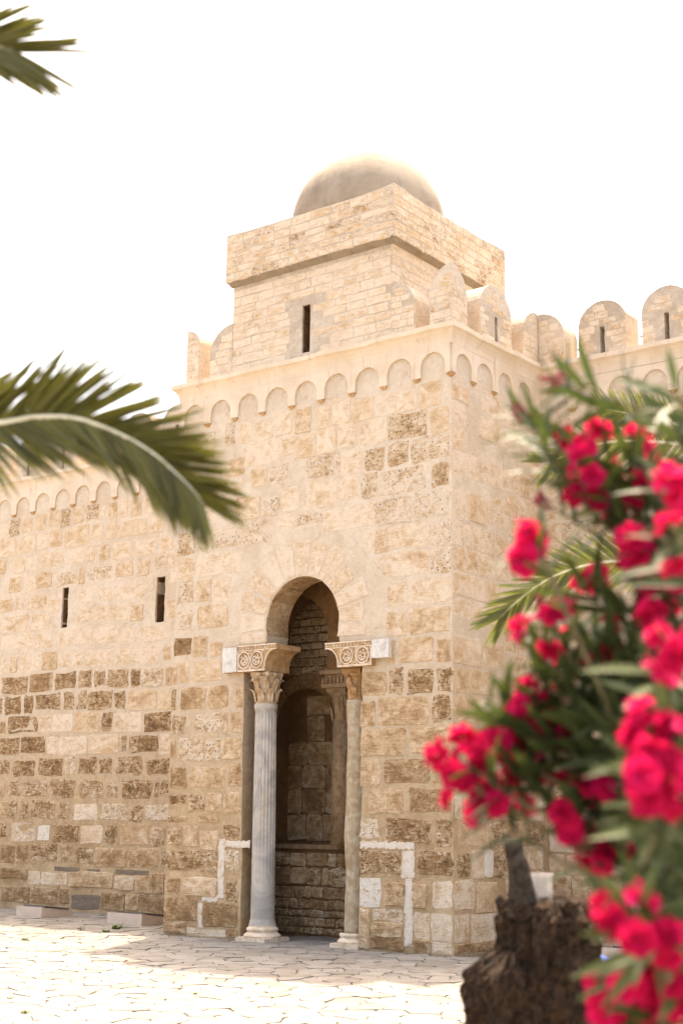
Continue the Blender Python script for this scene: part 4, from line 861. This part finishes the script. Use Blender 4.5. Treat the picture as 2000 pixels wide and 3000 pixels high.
class Palm:
    def __init__(s, base, crown, label, mat, seed, trunk_r=.16):
        s.root = empty('palm_tree', base, label, 'palm tree', 'date palms in front of the fort'); s.mat = mat; s.rs = random.Random(seed); s.left = 290
        mb = MB(); n = 26; b = Vector(base); c = Vector(crown); pts = [b.lerp(c, k/n) for k in range(n+1)]
        mb.tube(pts, [trunk_r*(1.25-.3*min(1, k/6))*(1.09 if k % 2 else .95) for k in range(n+1)], 14); mb.build('trunk', M_BARK, s.root)
        s.c = c; s.meshes = [leaflet_mesh('leaflet', w_, sg, mat) for w_, sg in ((.062, .10), (.055, .18), (.070, .05))]
        s.protos = None
    def frond(s, P, side, lens, n, split=True, th=(62, 22), t0=.0, rad=.014, spread=(1, 1), wide=1.0):
        """P: 3-D points base -> tip; side: direction of the upper row; lens(t): leaflet length"""
        rs = s.rs; C = catmull([Vector(p) for p in P], 10); m = len(C)
        mb = MB(); mb.tube(C, [rad*(1-.85*i/(m-1)) for i in range(m)], 6); fr = mb.build('frond', M_RACH, s.root, base=False)
        jm = MB()
        for k in range(n):
            t = t0+(1-t0)*(k+.5)/n; x = t*(m-1); i = min(int(x), m-2); p = C[i].lerp(C[i+1], x-i); T = (C[i+1]-C[i]).normalized()
            sd = side(t) if callable(side) else side; sd = (sd-T*sd.dot(T)).normalized(); N = T.cross(sd)
            for sg in (1, -1):
                q = R(th[0]+(th[1]-th[0])*t+rs.uniform(-7, 7)); tilt = rs.uniform(-.22, .22)
                d = T*math.cos(q)+(sd*sg*spread[0 if sg > 0 else 1]+N*tilt).normalized()*math.sin(q)
                L = lens(t)*rs.uniform(.85, 1.12); Mx = Matrix.Translation(p) @ frame(d, N if sg > 0 else -N) @ Matrix.Diagonal((L, L*wide, L, 1))
                me, V, F = rs.choice(s.meshes)
                if split and s.left > 0:
                    o = bpy.data.objects.new('leaflet', me); link(o, fr); o.matrix_basis = Matrix.Translation(-pw(fr)) @ Mx; s.left -= 1
                else: jm.add([Mx @ Vector(v) for v in V], F)
        if jm.v: jm.build('leaflet_field', s.mat, fr, kind='stuff', smooth=True)
UPV = up.copy()
d1 = 3.7
lp_c = at(-1250, 900, 4.2); PL = Palm((lp_c.x, lp_c.y, -.02), tuple(lp_c), 'date palm at the left edge whose big green frond crosses the picture', M_PALM, 5)
big = [lp_c, at(-800, 1010, 4.0), at(-400, 1180, 3.8), at(-150, 1235, d1), at(0, 1238, d1), at(110, 1222, d1), at(230, 1228, d1), at(357, 1275, d1), at(450, 1330, d1), at(520, 1392, d1), at(568, 1440, d1), at(598, 1482, d1)]
PL.frond(big, lambda t: (up+fw*.1), lambda t: .24*(1-.5*t**3), 165, th=(54, 28), t0=.18, rad=.0105, wide=.52)
top = [lp_c, at(-900, 500, 4.0), at(-450, 190, 3.8), at(-200, 120, 3.7), at(-60, 125, 3.7), at(45, 150, 3.7)]
PL.frond(top, up, lambda t: .27*(1-.2*t), 52, th=(56, 20), t0=.25, rad=.014, wide=.6)
rs = random.Random(4)
for k in range(7):            # the rest of the crown, beyond the left picture edge
    a = R(150+k*33); o_ = lp_c+(rt*math.cos(a)+fw*math.sin(a))*.7+Vector((0, 0, .55)); e_ = lp_c+(rt*math.cos(a)+fw*math.sin(a))*1.7+Vector((0, 0, rs.uniform(-.1, .7)))
    if pix(e_)[0] > -350: continue
    PL.frond([lp_c, o_, e_], Vector((0, 0, 1)).cross(e_-lp_c).normalized(), lambda t: .3, 40, split=False, t0=.15)
d2 = 7.6
rp_c = at(2420, 1420, 8.0); PR = Palm((rp_c.x, rp_c.y, -.02), tuple(rp_c), 'smaller pale green palm behind the pink flowering shrub', M_PALM2, 9)
f1 = [rp_c, at(2250, 1480, 7.9), at(2050, 1590, d2), at(1900, 1640, d2), at(1780, 1645, d2), at(1680, 1665, d2), at(1590, 1705, d2), at(1510, 1765, d2), at(1462, 1812, d2)]
PR.frond(f1, lambda t: up-rt*.1, lambda t: .27*(1-.3*t), 62, th=(58, 24), t0=.22, rad=.014, wide=.8)
f2 = [rp_c, at(2200, 1330, 7.9), at(1980, 1300, d2), at(1850, 1290, d2), at(1740, 1302, d2), at(1660, 1330, d2), at(1615, 1352, d2)]
PR.frond(f2, lambda t: up, lambda t: .25*(1-.3*t), 46, th=(58, 26), t0=.25, rad=.013, wide=.8)
f3 = [rp_c, at(2300, 1290, 7.9), at(2120, 1250, d2), at(1990, 1243, d2), at(1900, 1228, d2), at(1830, 1210, d2), at(1770, 1200, d2)]
PR.frond(f3, lambda t: up, lambda t: .22*(1-.35*t), 50, th=(70, 40), t0=.25, rad=.013, wide=.8)
for k in range(8):
    a = R(-70+k*32); dr = rt*math.cos(a)+fw*math.sin(a); e_ = rp_c+dr*1.5+Vector((0, 0, rs.uniform(-.3, .6))); o_ = rp_c+dr*.65+Vector((0, 0, .5))
    if pix(e_)[0] < 2100: continue
    PR.frond([rp_c, o_, e_], Vector((0, 0, 1)).cross(dr).normalized(), lambda t: .26, 34, split=False, t0=.15)

# ------------------------------------------------------------------ oleander
rs = random.Random(21)
ob = at(2250, 2308, 3.1); OL = empty('oleander_shrub', (ob.x, ob.y, -.02), 'oleander shrub with crimson pink flowers and narrow leaves at the right', 'shrub')
base = Vector((ob.x, ob.y, 0))
CL = [(1705, 1269, 2.9, 2), (1674, 1336, 3.0, 2), (1761, 1402, 2.8, 5), (1830, 1330, 2.9, 3), (1817, 1484, 3.0, 2), (1914, 1450, 2.8, 3), (1965, 1535, 2.25, 5), (1562, 1596, 2.6, 2), (1690, 1708, 2.9, 2), (1904, 1640, 2.7, 4), (1890, 1735, 2.8, 8), (1965, 1815, 2.6, 3), (1618, 1825, 2.8, 3), (1674, 1855, 3.0, 1), (1776, 1876, 2.8, 3), (1730, 1905, 3.0, 1), (1985, 1886, 2.3, 3), (1598, 1940, 3.0, 1), (1754, 2030, 3.0, 1),
      (1362, 2236, 2.7, 4), (1378, 2306, 2.7, 4), (1425, 2310, 2.75, 3), (1432, 2375, 2.75, 3), (1475, 2168, 2.8, 3), (1516, 2092, 2.85, 3), (1577, 2072, 2.85, 5), (1552, 2158, 2.8, 4), (1618, 2214, 2.8, 3), (1690, 2127, 2.8, 3), (1690, 2214, 2.85, 2), (1557, 2288, 2.8, 4), (1674, 2357, 2.7, 5), (1690, 2418, 2.75, 3), (1755, 2434, 2.75, 5), (1802, 2472, 2.75, 2), (1797, 2347, 2.8, 2), (1843, 2403, 2.8, 2), (1868, 2490, 2.8, 1),
      (1899, 2130, 2.15, 3), (1985, 2168, 2.15, 4), (1914, 2285, 2.1, 5), (1975, 2300, 2.1, 2), (1862, 2680, 2.1, 4), (1930, 2704, 2.15, 3), (1822, 2845, 2.4, 3), (1800, 2905, 2.4, 2), (1914, 2847, 2.3, 4), (1985, 2775, 2.3, 3), (1985, 2880, 2.25, 3), (1880, 2925, 2.4, 3)]
SH = [(1960, 1240, 2.7), (1990, 1480, 2.6), (1930, 1860, 2.7), (1990, 2080, 2.6), (1900, 1940, 2.8), (1980, 2400, 2.5), (1860, 2100, 2.8), (1940, 1650, 2.8), (1990, 2560, 2.4), (1640, 1140, 2.9), (1560, 1262, 2.8), (1530, 1215, 3.0), (1985, 1130, 2.6), (1960, 1390, 2.6), (1860, 1830, 2.7), (1950, 1920, 2.6), (1600, 1890, 2.9), (1560, 1975, 2.85), (1660, 1960, 2.8), (1800, 1980, 2.7), (1880, 2040, 2.7), (1425, 2050, 2.85), (1480, 2080, 2.9), (1640, 2050, 2.8), (1750, 2100, 2.8), (1830, 2180, 2.7), (1460, 2240, 2.8), (1640, 2290, 2.85), (1780, 2270, 2.8), (1840, 2330, 2.7), (1950, 2400, 2.5), (1960, 2530, 2.4), (1990, 2620, 2.4), (1970, 2650, 2.4), (1930, 2980, 2.3), (1990, 2000, 2.5), (1990, 1700, 2.6), (1930, 1560, 2.7), (1780, 1340, 2.9), (1870, 1400, 2.8), (1990, 1290, 2.7), (1800, 1750, 2.8), (1940, 2080, 2.6), (1840, 1930, 2.75), (1680, 2020, 2.85), (1900, 1980, 2.7), (1960, 2240, 2.5), (1750, 2200, 2.8),
      (1740, 1420, 3.0), (1800, 1440, 2.9), (1960, 1480, 2.7), (1700, 1860, 2.9), (1780, 1920, 2.85), (1830, 2080, 2.8), (1600, 2120, 2.9), (1720, 2290, 2.9), (1880, 2200, 2.7)]
stems = []
sm = MB()
for k in range(9):
    px = 1560+k*62; py = 1250+260*abs(k-5)**.8*(.6 if k > 5 else 1); tip = at(px+260, py-40, 2.95+.12*((k*7) % 5-2)); mid = base.lerp(tip, .5)+Vector((rs.uniform(-.1, .1), rs.uniform(-.1, .1), .15)); b0 = base+Vector((rs.uniform(-.12, .12), rs.uniform(-.12, .12), 0))
    pts = catmull([b0, b0.lerp(mid, .5)+Vector((0, 0, .1)), mid, mid.lerp(tip, .55), tip], 6); stems.append(pts)
    mb = MB(); mb.tube(pts, [.016*(1-.7*i/(len(pts)-1)) for i in range(len(pts))], 7); mb.build('stem', M_STEM, OL)
allp = [p for s in stems for p in s if p.z > .5]
lm = []
for w_, sg, L in ((.088, .10, .125), (.075, .22, .14), (.098, .02, .11)):
    V = []; n = 5
    for i in range(n+1):
        t = i/n; ww = w_*L*math.sin(math.pi*min(1, .06+t*.94))**.75*(1-.25*t)+.0003; V += [(t*L, -ww, -sg*L*t*t+ww*.35), (t*L, 0, -sg*L*t*t), (t*L, ww, -sg*L*t*t+ww*.35)]
    F = []
    for i in range(n): F += [(i*3, i*3+1, i*3+4, i*3+3), (i*3+1, i*3+2, i*3+5, i*3+4)]
    me = bpy.data.meshes.new('leaf'); me.from_pydata(V, [], F); me.materials.append(M_LEAF); me.shade_smooth(); lm.append((me, V, F))
leaves = []
def twig(tip, leafy=.3, dens=1.0, flower=False):
    q = min(allp, key=lambda p: (p-tip).length+max(0, p.z-tip.z+.10)*2.5)
    L = (tip-q).length; mid = q.lerp(tip, .5)+Vector((0, 0, -.10*L))+Vector((rs.uniform(-.03, .03), rs.uniform(-.03, .03), 0)); C = catmull([q, mid, tip], 9)
    mb = MB(); mb.tube(C, [.0055*(1-.5*i/(len(C)-1)) for i in range(len(C))], 5); mb.build('twig', M_STEM, OL)
    acc = 0; prev = tip; ph = rs.uniform(0, 2); nxt = .012 if not flower else .03
    for p in reversed(C[:-1]):
        seg = (prev-p).length; T = (prev-p).normalized()
        while nxt < acc+seg and nxt < leafy:
            b = prev.lerp(p, (nxt-acc)/seg); ph += 1.05
            for j in range(3):
                if rs.random() > dens: continue
                a = ph+j*2.094+rs.uniform(-.3, .3); s1 = T.orthogonal().normalized(); s2 = T.cross(s1); o_ = s1*math.cos(a)+s2*math.sin(a); an = R(rs.uniform(28, 62)+40*min(1, nxt/.3)*.5)
                d = T*math.cos(an)+o_*math.sin(an)+Vector((0, 0, -.05)); s = rs.uniform(.75, 1.2)*(.7 if nxt < .03 else 1)
                leaves.append((Matrix.Translation(b) @ frame(d, T+Vector((rs.uniform(-.3, .3), rs.uniform(-.3, .3), .2))) @ Matrix.Diagonal((s, s, s, 1)), rs.randrange(3)))
            nxt += rs.uniform(.026, .042)
        acc += seg; prev = p
    return (tip-C[-3]).normalized()
# flower shapes
fm = []
for sd in range(5):
    r2 = random.Random(sd); V = []; F = []
    for ring, (np_, r_, el, z0) in enumerate(((5, .031, 6, 0), (5, .026, 34, .002), (4, .017, 62, .004))):
        for k in range(np_):
            a = 2*math.pi*(k+.5*ring+r2.uniform(-.28, .28))/np_; e = R(el+r2.uniform(-26, 26)); d = Vector((math.cos(a)*math.cos(e), math.sin(a)*math.cos(e), math.sin(e))); s = Vector((-math.sin(a), math.cos(a), 0)); nn = d.cross(s)*-1
            n0 = len(V)
            for i, (t, ww) in enumerate(((.08, .18), (.45, .55), (.8, .72), (1.0, .45))):
                for j in (-1, -.33, .33, 1):
                    V.append(d*r_*t+s*j*ww*r_+Vector((0, 0, z0))+nn*(r_*(.20*t*t*(1 if abs(j) < .5 else .55)+r2.uniform(-.17, .17)*t))+Vector((0, 0, .15*r_*j*j)))
            F += [(n0+i*4+j, n0+i*4+j+1, n0+(i+1)*4+j+1, n0+(i+1)*4+j) for i in range(3) for j in range(3)]
    me = bpy.data.meshes.new('flower'); me.from_pydata(V, [], F); me.materials.append(M_PETAL); me.shade_smooth(); fm.append(me)
def place(me, name, M, parent):
    o = bpy.data.objects.new(name, me); link(o, parent); o.matrix_basis = Matrix.Translation(-pw(parent)) @ M; WL[o.name] = M.to_translation(); return o
for px, py, d, n in CL:
    tip = at(px, py, d); T = twig(tip, .13 if py > 1950 and px < 1820 else .2, .6, True); rr = .018+.016*n**.6
    for k in range(int(n*1.05)+(1 if n > 1 else 0)):
        o_ = Vector((rs.gauss(0, 1), rs.gauss(0, 1), rs.gauss(0, 1))).normalized()*rr*rs.uniform(.4, 1.25) if n > 1 else Vector((0, 0, 0))
        dr = (o_/rr*1.2+T*.4-fw*.35+Vector((0, 0, .25))+Vector((rs.uniform(-.3, .3), rs.uniform(-.3, .3), rs.uniform(-.2, .2)))).normalized(); s = rs.uniform(.72, 1.08)
        Mx = Matrix.Translation(tip+o_) @ dr.to_track_quat('Z', 'Y').to_matrix().to_4x4() @ Matrix.Rotation(rs.uniform(0, 6), 4, 'Z') @ Matrix.Diagonal((s, s, s*rs.uniform(.9, 1.3), 1))
        place(fm[rs.randrange(5)], 'flower', Mx, OL)
for px, py, d in SH: twig(at(px+rs.uniform(-12, 12), py, d), .28, .8)
bm_ = MB(); bm_.lathe([(.001, 0), (.0035, .004), (.0045, .010), (.003, .018), (.0005, .023)], 0, 0, 7); bme = bpy.data.meshes.new('bud'); bme.from_pydata([tuple(v) for v in bm_.v], [], bm_.f); bme.materials.append(M_BUD); bme.shade_smooth()
for px, py, d in ((1655, 1118, 2.9), (1625, 1130, 2.95), (1535, 1222, 3.0), (1550, 1235, 3.0), (1605, 1480, 2.9), (1590, 1780, 2.9), (1545, 1880, 2.9), (1620, 1790, 2.9), (1580, 1600, 2.65)):
    tip = at(px, py, d); T = twig(tip, .10, .4)
    for k in range(6): place(bme, 'bud', Matrix.Translation(tip+Vector((rs.uniform(-.012, .012), rs.uniform(-.012, .012), rs.uniform(-.012, .012)))) @ (T+Vector((rs.uniform(-.7, .7), rs.uniform(-.7, .7), rs.uniform(0, .6)))).to_track_quat('Z', 'Y').to_matrix().to_4x4() @ Matrix.Scale(rs.uniform(.8, 1.3), 4), OL)
def lkey(l):
    px, py, z = pix(l[0].to_translation()); return (0 if 0 < px < 2000 and 0 < py < 3000 else 1, z)
leaves.sort(key=lkey); lf = MB()
for k, (Mx, i) in enumerate(leaves):
    if k < 300: place(lm[i][0], 'leaf', Mx, OL)
    else: lf.add([Mx @ Vector(v) for v in lm[i][1]], lm[i][2])
lf.build('foliage', M_LEAF, OL, kind='stuff', smooth=True)
print('leaves', len(leaves))

# ------------------------------------------------------------------ dead palm trunk with a plastic cup on it
ds = 5.0
sc_ = at(1594, 2640, ds); ztop = sc_.z; ST = empty('dead_trunk', (sc_.x, sc_.y, 0), 'short dark dead trunk with one upright broken spike, in front of the wall', 'tree stump')
def lump(mb, c, z0, z1, rfun, n=64, m=70, cap=.06, sd=0):
    V = []
    for i in range(m+1):
        z = z0+(z1-z0)*i/m
        for k in range(n):
            q = 2*math.pi*k/n; P = Vector((math.cos(q), math.sin(q), 0)); r_ = rfun(q, z)
            e = .034*noise.noise(Vector((P.x*3+sd, P.y*3, z*7)))+.028*noise.noise(Vector((P.x*8+sd, P.y*8, z*16)))+.018*noise.noise(Vector((P.x*20, P.y*20, z*34+sd)))
            V.append((c.x+P.x*(r_+e), c.y+P.y*(r_+e), z))
    F = [(i*n+k, i*n+(k+1) % n, (i+1)*n+(k+1) % n, (i+1)*n+k) for i in range(m) for k in range(n)]
    b0 = len(V)
    for s in (.75, .5, .25):
        for k in range(n):
            q = 2*math.pi*k/n; r_ = rfun(q, z1)*s; V.append((c.x+math.cos(q)*r_, c.y+math.sin(q)*r_, z1+.03*noise.noise(Vector((math.cos(q)*s*7, math.sin(q)*s*7, 3+sd)))))
    V.append((c.x, c.y, z1)); l = len(V)-1; rings = [m*n, b0, b0+n, b0+2*n]
    for a, b in zip(rings, rings[1:]): F += [(a+k, a+(k+1) % n, b+(k+1) % n, b+k) for k in range(n)]
    F += [(rings[-1]+k, rings[-1]+(k+1) % n, l) for k in range(n)]
    mb.add(V, F)
mb = MB(); c = Vector((sc_.x, sc_.y, 0))
def rmain(q, z):
    dirn = Vector((math.cos(q), math.sin(q), 0)).dot(rt)
    r_ = .165+.02*max(0, (ztop-z)/.5)
    if z > ztop-.05: r_ -= .03*((z-ztop+.05)/.05)
    return r_+(.012*dirn)
lump(mb, c, -.02, ztop, rmain)
c2 = c-rt*.12-fw*.05; z2 = at(1420, 2775, ds).z
lump(mb, Vector((c2.x, c2.y, 0)), -.02, z2, lambda q, z: .155*math.sqrt(max(.02, 1-max(0, (z-z2+.14)/.145)**2)), sd=5)
tr = mb.build('trunk', M_STUMP, ST, base=True)
mb = MB()
for k in range(9):   # sawn leaf bases along the rim
    a = k*.7+.3; p = c+Vector((math.cos(a)*.12, math.sin(a)*.12, ztop-.04)); o_ = Vector((math.cos(a), math.sin(a), 0)); hh = rs.uniform(.03, .065)
    mb.tube([p, p+o_*.02+Vector((0, 0, hh*.6)), p+o_*.035+Vector((rs.uniform(-.01, .01), 0, hh))], [.042, .036, .018], 7)
mb.build('leaf_base', M_STUMP, ST)
b0 = at(1530, 2680, ds-.08); b1 = at(1522, 2580, ds-.08); b2 = at(1508, 2500, ds-.08); b3 = at(1500, 2452, ds-.08); V = []
for p, w_, t in ((b0, .062, .045), (b1, .044, .030), (b1.lerp(b2, .6), .037, .022), (b2, .035, .018), (b3, .030, .014)):
    for sx, sy in ((-1, -.3), (-.4, -1), (.5, -1), (1, -.2), (.6, 1), (-.6, 1)): V.append(p+rt*sx*w_*rs.uniform(.85, 1.12)+fw*sy*t+Vector((0, 0, rs.uniform(-.008, .008))))
F = [(i*6+k, i*6+(k+1) % 6, (i+1)*6+(k+1) % 6, (i+1)*6+k) for i in range(4) for k in range(6)]+[tuple(24+k for k in range(6)), (5, 4, 3, 2, 1, 0)]
mk('spike', V, F, M_SPIKE, ST)
def mat_cup():
    m = NT('clear_plastic'); m.b.inputs['Transmission Weight'].default_value = .9; m.b.inputs['Roughness'].default_value = .1; m.b.inputs['IOR'].default_value = 1.35; m.b.inputs['Base Color'].default_value = (.92, .92, .92, 1); m.b.inputs['Specular IOR Level'].default_value = .6; return m.m
cb = at(1585, 2688, ds-.02); CU = empty('plastic_cup', tuple(cb), 'clear ribbed plastic cup with a pinkish label standing on the dead trunk', 'cup')
hc = .145; P = []
for k in range(26):
    t = k/25; P.append((.036+.006*t+.0012*math.sin(t*34), cb.z+hc*t))
P += [(.0455, cb.z+hc+.001), (.0455, cb.z+hc+.004), (.040, cb.z+hc+.003)]+[(r_-.0016, z) for r_, z in reversed(P[1:26])]+[(.001, cb.z+.002)]
mb = MB(); mb.lathe([(.001, cb.z)]+P, cb.x, cb.y, 32, cap=False); mb.build('cup_wall', mat_cup(), CU, smooth=True)
mb = MB(); mb.lathe([(.0385, cb.z+.015), (.0393, cb.z+.034)], cb.x, cb.y, 32, cap=False); mb.build('label_band', mat_plain('pink_white_print', (.62, .30, .42), (.75, .66, .68), 60, .5), CU, smooth=True)

# ------------------------------------------------------------------ person sitting on the paving beyond the trunk
pb = at(1765, 2308, 9.2); g = Vector((pb.x, pb.y, 0)); PE = empty('person', tuple(g), 'person in a blue cap and purple top sitting on the ground beyond the dead trunk', 'person')
fwd = (-rt*.35+fw*.95); fwd.z = 0; fwd.normalize(); lft = Vector((0, 0, 1)).cross(fwd)
def W(a, b, z): return g+fwd*a+lft*b+Vector((0, 0, z))
J = {'pel': (W(0, 0, .12), .135, .11), 'wst': (W(.02, 0, .28), .115, .09), 'che': (W(.05, 0, .46), .14, .10), 'nck': (W(.08, 0, .585), .055, .05), 'hd0': (W(.10, 0, .66), .072, .08), 'hd1': (W(.10, 0, .76), .075, .09), 'hd2': (W(.095, 0, .82), .045, .05)}
E_ = [('pel', 'wst'), ('wst', 'che'), ('che', 'nck'), ('nck', 'hd0'), ('hd0', 'hd1'), ('hd1', 'hd2')]
for s, sg in (('l', 1), ('r', -1)):
    J.update({s+'sh': (W(.05, sg*.17, .52), .058, .055), s+'el': (W(.17, sg*.24, .33), .042, .042), s+'wr': (W(.36, sg*.17, .40), .028, .026), s+'hp': (W(.43, sg*.16, .41), .034, .020),
              s+'hi': (W(.05, sg*.10, .11), .09, .09), s+'kn': (W(.42, sg*.15, .36), .062, .062), s+'an': (W(.56, sg*.13, .07), .042, .042), s+'to': (W(.72, sg*.15, .03), .030, .026)})
    E_ += [('che', s+'sh'), (s+'sh', s+'el'), (s+'el', s+'wr'), (s+'wr', s+'hp'), ('pel', s+'hi'), (s+'hi', s+'kn'), (s+'kn', s+'an'), (s+'an', s+'to')]
    for k, (o1, o2, ln) in enumerate(((.028, .05, .06), (.012, .016, .085), (-.004, -.006, .09), (-.018, -.024, .08), (-.03, -.04, .065))):
        J[s+'f%d' % k] = (W(.43+ln*.6, sg*(.16-o1), .405), .010, .009); J[s+'g%d' % k] = (W(.43+ln, sg*(.16-o2), .385), .008, .008); E_ += [(s+'hp', s+'f%d' % k), (s+'f%d' % k, s+'g%d' % k)]
K = list(J); me = bpy.data.meshes.new('body'); me.from_pydata([J[k][0]-g for k in K], [(K.index(a), K.index(b)) for a, b in E_], []); me.update()
tmp = bpy.data.objects.new('body_tmp', me); col.objects.link(tmp); md = tmp.modifiers.new('skin', 'SKIN'); tmp.modifiers.new('sub', 'SUBSURF').levels = 2
for i, k in enumerate(K): sv = me.skin_vertices[0].data[i]; sv.radius = J[k][1:]; sv.use_root = (k == 'pel')
dg = bpy.context.evaluated_depsgraph_get(); ev = bpy.data.meshes.new_from_object(tmp.evaluated_get(dg)); bpy.data.objects.remove(tmp)
ev.materials.clear()
for m_ in (mat_plain('skin', (.36, .20, .13), (.42, .25, .17), 12, .6, .05), mat_plain('purple_cotton', (.09, .035, .20), (.14, .06, .28), 30, .9, .3), mat_plain('navy_trousers', (.008, .010, .03), (.018, .022, .05), 30, .9, .3)): ev.materials.append(m_)
for p in ev.polygons:
    z = p.center.z; a = p.center.dot(fwd); p.material_index = 0 if z > .575 or (a > .33 and z > .33 and z > .44-.1*a and False) else (1 if (z > .2 and a < .30) else 2)
    if a > .34 and z > .37: p.material_index = 0
ev.shade_smooth(); o = bpy.data.objects.new('body', ev); link(o, PE)
h0 = W(.10, 0, .735); mb = MB()
cp = [(.094, -.01), (.098, .02), (.092, .06), (.07, .09), (.03, .105), (.001, .107)]
V = []; n = 20
for r_, z in cp:
    for k in range(n): q = 2*math.pi*k/n; V.append(h0+fwd*(r_*1.12*math.cos(q))+lft*(r_*.95*math.sin(q))+Vector((0, 0, z)))
F = [(i*n+k, i*n+(k+1) % n, (i+1)*n+(k+1) % n, (i+1)*n+k) for i in range(5) for k in range(n)]
n0 = len(V)
for k in range(11):
    q = -1.1+2.2*k/10; V += [h0+fwd*(.10*math.cos(q))+lft*(.09*math.sin(q)), h0+fwd*(.10*math.cos(q)+.075*math.cos(q*.9))+lft*(.095*math.sin(q))+Vector((0, 0, -.015))]
F += [(n0+2*k, n0+2*k+2, n0+2*k+3, n0+2*k+1) for k in range(10)]
mk('cap', V, F, mat_plain('blue_cap_cloth', (.04, .07, .28), (.09, .14, .42), 40, .85, .3), PE, smooth=True)
V = []; F = []
for r_, z in ((.082, -.10), (.092, -.06), (.094, -.01), (.09, .03)):
    for k in range(13): q = math.pi*.42+math.pi*1.16*k/12; V.append(h0+fwd*(r_*1.05*math.cos(q))+lft*(r_*.95*math.sin(q))+Vector((0, 0, z)))
F = [(i*13+k, i*13+k+1, (i+1)*13+k+1, (i+1)*13+k) for i in range(3) for k in range(12)]
mk('hair', V, F, mat_plain('black_hair', (.006, .005, .004), (.02, .016, .012), 60, .6, .5), PE, smooth=True)
nz = W(.10+.085, 0, .715); mb = MB(); mb.tube([nz+Vector((0, 0, .03)), nz+fwd*.012+Vector((0, 0, .005)), nz+fwd*.022-Vector((0, 0, .01)), nz+fwd*.008-Vector((0, 0, .02))], [.007, .010, .012, .007], 8); mb.build('nose', bpy.data.materials['skin'], PE, smooth=True)
